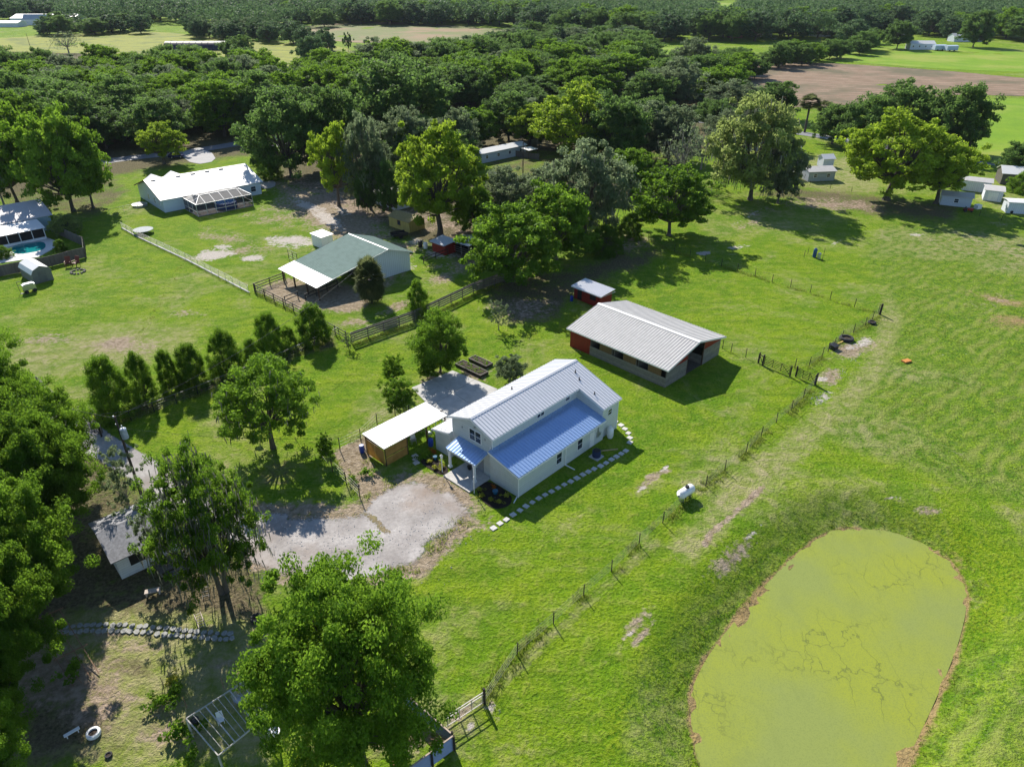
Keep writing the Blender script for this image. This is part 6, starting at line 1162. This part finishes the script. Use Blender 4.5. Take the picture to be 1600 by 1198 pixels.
def vehicle(label, px, rz, col, kind='pickup', L=5.2, Wd=1.9):
    o = thing('pickup_truck' if kind == 'pickup' else 'parked_car', label, 'pickup truck' if kind == 'pickup' else 'car', G(*px), R(rz)); pm = mat('car paint %s' % (col,), col, .25, .3, var=.03); mb = MB()
    if kind == 'pickup': pf = [(-L/2,.4),(-L/2,1.0),(-.1,1.05),(-.1,1.1),(.95,1.1),(1.5,1.02),(L/2,.9),(L/2,.4)]; cab = [(-.15,1.08),(0,1.7),(1.0,1.72),(1.55,1.05)]
    else: pf = [(-L/2,.4),(-L/2,.9),(-1.6,1.0),(1.1,1.0),(L/2,.8),(L/2,.4)]; cab = [(-1.8,.98),(-1.3,1.5),(.3,1.52),(1.1,.98)]
    n = len(pf); vs = [(x,-Wd/2,z) for x,z in pf]+[(x,Wd/2,z) for x,z in pf]; mb.add(vs, [tuple(range(n)),tuple(range(2*n-1,n-1,-1))]+[(i,i+n,(i+1)%n+n,(i+1)%n) for i in range(n)]); mb.build('body', pm, o)
    mb = MB(); n = 4; vs = [(x,-Wd/2+.12,z) for x,z in cab]+[(x,Wd/2-.12,z) for x,z in cab]; mb.add(vs, [tuple(range(n)),tuple(range(2*n-1,n-1,-1))]+[(i,i+n,(i+1)%n+n,(i+1)%n) for i in range(n)]); mb.build('cabin_glass', glass, o)
    mb = MB(); mb.b(cab[1][0]+.05,cab[2][0]-.05,-Wd/2+.14,Wd/2-.14,cab[2][1]-.01,cab[2][1]+.04); mb.build('cabin_roof', pm, o)
    if kind == 'pickup': mb = MB(); mb.b(-L/2+.12,-.3,-Wd/2+.15,Wd/2-.15,1.04,1.07); mb.build('bed_floor', black, o)
    for x in (-L/2+.95,L/2-.95):
        for y in (-Wd/2,Wd/2): mb = MB(); mb.tube([(x,y-.12,.36),(x,y+.12,.36)],.36,14); w_ = mb.build('wheel', tyre, o); mb = MB(); mb.tube([(x,y-.13,.36),(x,y+.13,.36)],.18,10); mb.build('rim', steel, w_)
vehicle('white pickup truck parked behind the pale board fence', (783,277), -15, (.6,.6,.62)); vehicle('dark blue pickup truck parked in the shade among the trees', (990,268), 60, (.03,.06,.14)); vehicle('small dark blue car parked at the roadside behind the white roofed house', (276,247), 20, (.01,.03,.14), 'car', 4.2, 1.75)
o = thing('flat_roof_shelter', 'dull blue flat roofed shelter beside the dark blue pickup', 'shelter', G(980,285), R(50)); mb = MB(); mb.slab([(0,0,2.3),(4.5,0,2.3),(4.5,3.6,2.5),(0,3.6,2.5)],.08); mb.build('roof', mat('dull blue roof', (.10,.13,.18), .5), o); mb = MB(); mb.b(.2,4.3,.2,3.4,0,2.2); mb.build('wall', gm2, o)
simple_house('house', 'house with pinkish roof behind the large fresh yellow green tree', (840,212), 40, 10, 7, 2.6, 4.0, wm2, mat('pinkish roof', (.45,.25,.20), .8), 2)
simple_house('house', 'low house with pale roof edge seen under the dark trees near the blue pickup', (960,250), 30, 10, 5, 2.4, 3.0, gm2, mat('tan roof', (.42,.34,.27), .8), 2)
simple_house('white_outbuilding', 'white metal outbuilding with bright roof right of the huge pale tree, the farther one', (1190,240), 35, 13, 6, 3, 4, wm2, white_roof, 1)
simple_house('white_outbuilding', 'white gabled outbuilding with bright roof, nearer of the two right of the huge pale tree', (1238,250), 50, 6, 5, 3.2, 4.2, wm2, white_roof, 0)
simple_house('shed', 'grey blue panel shed right beside the huge pale mossy tree', (1222,282), 10, 4.5, 3, 2.2, 2.6, gm2, galvw, 0, cat='shed'); o = thing('white_sign', 'white oval panel hanging on the grey blue shed', 'sign', (*G(1259,276),1.5)); mb = MB(); mb.box((0,0,.3),(1.1,.06,1.3)); mb.build('board', whitep, o)
simple_house('porch_house', 'low house with beige metal roof partly under the wide yellow green tree', (1262,284), 8, 7, 5, 2.5, 3.2, gm2, galvw, 2); simple_house('shed', 'small white gabled roof peeking out behind the beige roofed house', (1285,262), 8, 3, 3, 2.4, 3.2, wm2, white_roof, 0, cat='shed')
simple_house('shed', 'pale blue shed with open doors beside the red mower', (1468,320), -25, 6.0, 4.0, 2.3, 2.9, wv_, galvw, 1, cat='shed'); simple_house('shed', 'beige metal roofed shed behind the pale blue shed', (1500,297), -28, 6, 4, 2.5, 3.0, wm2, galvw, 0, cat='shed')
o = simple_house('shed', 'white shed with double doors between the pale blue shed and the white trailer box', (1535,313), -28, 3.6, 5, 2.5, 2.9, wm2, galvw, 0, cat='shed'); mb = MB(); mb.b(.8,1.75,-.04,-.005,.1,2.0); mb.b(1.8,2.75,-.04,-.005,.1,2.0); mb.build('double_door', whitep, o)
o = simple_house('white_trailer_box', 'white box trailer cut by the right picture edge', (1572,333), -12, 6.5, 3, 2.5, 2.7, wm2, white_roof, 0, cat='trailer'); 
for x in (1,5): mb = MB(); mb.tube([(x,-.15,.3),(x,.1,.3)],.3,12); mb.build('wheel', tyre, o)
simple_house('porch_house', 'dark walled house with white roof at the right picture edge beyond the sheds', (1562,288), -20, 9, 6, 2.8, 4.0, wall_mat('dark porch wall', (.12,.11,.10), .3, 'Z', .3, .2), white_roof, 1)
o = thing('ride_on_mower', 'red riding mower in the shade before the pale blue shed', 'mower', G(1512,331), -.3); redp = mat('red paint', (.35,.02,.01), .4); mb = MB(); mb.b(-.2,.9,-.35,.35,.4,.85); mb.b(-.9,-.3,-.4,.4,.35,.6); mb.build('body', redp, o); mb = MB(); mb.b(-.6,-.2,-.25,.25,.6,.7); mb.b(-.65,-.55,-.25,.25,.7,1.1); mb.build('seat', black, o)
for x, r_ in ((-.6,.32),(.6,.22)):
    for y in (-.45,.45): mb = MB(); mb.tube([(x,y-.08,r_),(x,y+.08,r_)],r_,12); mb.build('wheel', tyre, o)
o = thing('white_crate', 'small white box beside the red mower', 'box', G(1527,326), .3); mb = MB(); mb.b(-.6,.6,-.5,.5,0,.8); mb.b(-.65,.65,-.55,.55,.8,.88); mb.build('body', whitep, o)
# far buildings
simple_house('greenhouse', 'huge pale greenhouse roof at the far left, the longer one', (18,38), 2, 60, 26, 5, 8, wm2, white_roof, 0, cat='greenhouse'); simple_house('greenhouse', 'low pale greenhouse cut by the left picture edge', (-40,43), 0, 40, 14, 3.5, 5, wm2, white_roof, 0, cat='greenhouse')
simple_house('farm_building', 'grey blue farm building before the huge greenhouse', (38,40), 4, 24, 9, 5, 9, wv_, mat('blue grey roof', (.3,.36,.42), .6), 0, cat='building')
ht_ = thing('tunnel_shed', 'long black tunnel shed with pale end in the nursery field', 'tunnel shed', G(256,80), R(2)); n = 12; Rr = 6.0; HL_ = 40; mb = MB(); vs = [(x, Rr+Rr*math.cos(math.pi*(1-i/n)), 5.2*math.sin(math.pi*i/n)) for x in (0, HL_) for i in range(n+1)]
mb.add(vs, [(i, i+1, n+2+i, n+1+i) for i in range(n)]+[tuple(range(n+1, 2*n+2))]); mb.build('cover', mat('black shade cloth', (.02,.022,.04), .6), ht_); mb = MB(); vs = [(-.05, Rr+Rr*math.cos(math.pi*(1-i/n)), 5.2*math.sin(math.pi*i/n)) for i in range(n+1)]+[(-.4, Rr+Rr*.8*math.cos(math.pi*(1-i/n)), 4.*math.sin(math.pi*i/n)) for i in range(n+1)]
mb.add(vs, [tuple(range(n,-1,-1)), tuple(range(2*n+1,n,-1))]+[(i,i+1,n+2+i,n+1+i) for i in range(n)]); mb.build('end_wall', mat('pale end sheet', (.35,.38,.42), .6), ht_)
for k in range(1, 10): mb = MB(); mb.tube([(HL_*k/10, Rr+(Rr+.05)*math.cos(math.pi*(1-i/n)), 5.25*math.sin(math.pi*i/n)) for i in range(n+1)], .07, 5); mb.build('hoop', mat('dull hoop', (.10,.11,.14), .5), ht_)
simple_house('mobile_home', 'white mobile home in the far right bright field', (1421,78), -2, 16, 7, 3.6, 5.2, wm2, white_roof, 4)
o = thing('travel_trailer', 'pale blue travel trailer beside the white mobile home in the far field, the left one', 'trailer', G(1460,80), 0); pb_ = mat('pale blue panel', (.45,.55,.68), .5)
mb = MB(); prism(mb, [(0,.6),(0,3.2),(2.2,3.6),(4,3.2),(4,.6)], 0, 7.5); mb.build('body', pb_, o)
for x in (2,5): mb = MB(); mb.tube([(x,-.1,.5),(x,.2,.5)],.5,12); mb.build('wheel', tyre, o)
r_ = dup(o, (*G(1479,81), 0), .1, 'pale blue travel trailer beside the white mobile home in the far field, the right one')
for i, (x, y, rz, L, lb) in enumerate(((1275,58,20,14,'far house with blue grey roof behind the field pines'),(1430,45,0,12,'far white house roof above the bright field'),(1490,66,5,22,'far low pale building right of the travel trailers'),(1395,62,0,12,'far pale outbuilding left of the white mobile home'),(1180,58,10,14,'far white roofed house right of the middle pasture'),(1140,60,0,10,'far reddish house at the edge of the middle pasture'))):
    simple_house('house', lb, (x, y), rz, L, 8, 3.5, 5.5, wm2 if i != 5 else mat('reddish wall', (.3,.15,.1), .8), white_roof if i in (1, 4) else mat('far roof %d' % i, ((.3,.36,.42),(.5,.5,.5),(.45,.45,.43),(.5,.45,.4),(.5,.5,.5),(.35,.2,.15))[i], .6), 0)
simple_house('shed', 'small pale house behind the broad oak right of the white roofed house', (425,250), 40, 6, 4, 2.6, 3.4, wm2, white_roof, 1, cat='shed')
simple_house('shed', 'pale building glimpsed through the dark cedars left of the yellow shed', (585,318), -44, 8, 5, 2.8, 3.6, wm2, galvw, 1, cat='shed')
# ---------------------------------------------------------------- haze in the air
hb = MB(); hb.b(-2600, 2600, -70, 5200, -4, CH+30)
hm = bpy.data.materials.new('haze air'); hm.use_nodes = True; hn = hm.node_tree; hn.nodes.remove(hn.nodes['Principled BSDF'])
pv = hn.nodes.new('ShaderNodeVolumePrincipled'); pv.inputs['Color'].default_value = (.82,.9,1,1); pv.inputs['Density'].default_value = .000035; pv.inputs['Anisotropy'].default_value = .0
hn.links.new(pv.outputs[0], hn.nodes['Material Output'].inputs['Volume'])
ho = hb.build('haze', hm); tag(ho, kind='stuff')
S.cycles.volume_bounces = 0

# weeds along the fences, loose stones on the gravel
rng = np.random.default_rng(31)
def near_line(line, n, w):
    L = np.array([G(*p) for p in line]); seg = np.linalg.norm(np.diff(L, axis=0), axis=1); k = rng.choice(len(seg), n, p=seg/seg.sum()); t_ = rng.uniform(0, 1, n)[:, None]
    P = L[k]*(1-t_)+L[k+1]*t_+rng.normal(size=(n, 2))*w; return P[vnoise(P, 1.6, 3) > .4]
wp = np.vstack([near_line(F1, 900, .35), near_line(F2, 300, .4), near_line(F3, 350, .3), near_line([(163,662),(310,618),(420,574),(530,524)], 500, .4), near_line([(400,457),(475,495),(541,532)], 200, .3), near_line([(550,540),(648,505),(740,461),(788,443)], 300, .3),
    near_line([(520,706),(562,682),(640,640),(575,720),(612,760),(566,780),(530,730),(520,706)], 160, .3), near_line([(735,800),(692,838),(655,880),(612,896)], 90, .5), near_line([(195,560),(290,405),(388,458)], 60, .3)])
tufts('fence_weeds', wp, 7, .34, .07, LF['weed'])
sp = np.vstack([near_line([(400,830),(520,855),(600,860),(690,800)], 900, 2.8), near_line([(1298,588),(1330,545)], 120, 1.), near_line([(1284,622),(1278,630)], 80, .7)])
V = []; Fq = []
for p in sp:
    s_ = rng.uniform(.03, .085); a = rng.uniform(0, 6.28); o_ = len(V); z_ = float(height(p[None])[0])+.03
    for k in range(4): V.append((p[0]+s_*math.cos(a+k*1.57), p[1]+s_*math.sin(a+k*1.57), z_))
    V.append((p[0], p[1], z_+s_*.8))
    for k in range(4): Fq.append((o_+k, o_+(k+1) % 4, o_+4))
me = bpy.data.meshes.new('loose_stones'); me.from_pydata(V, [], Fq); tag(link('loose_stones', me, mat('loose stone', (.52,.49,.46), .9)), kind='stuff')
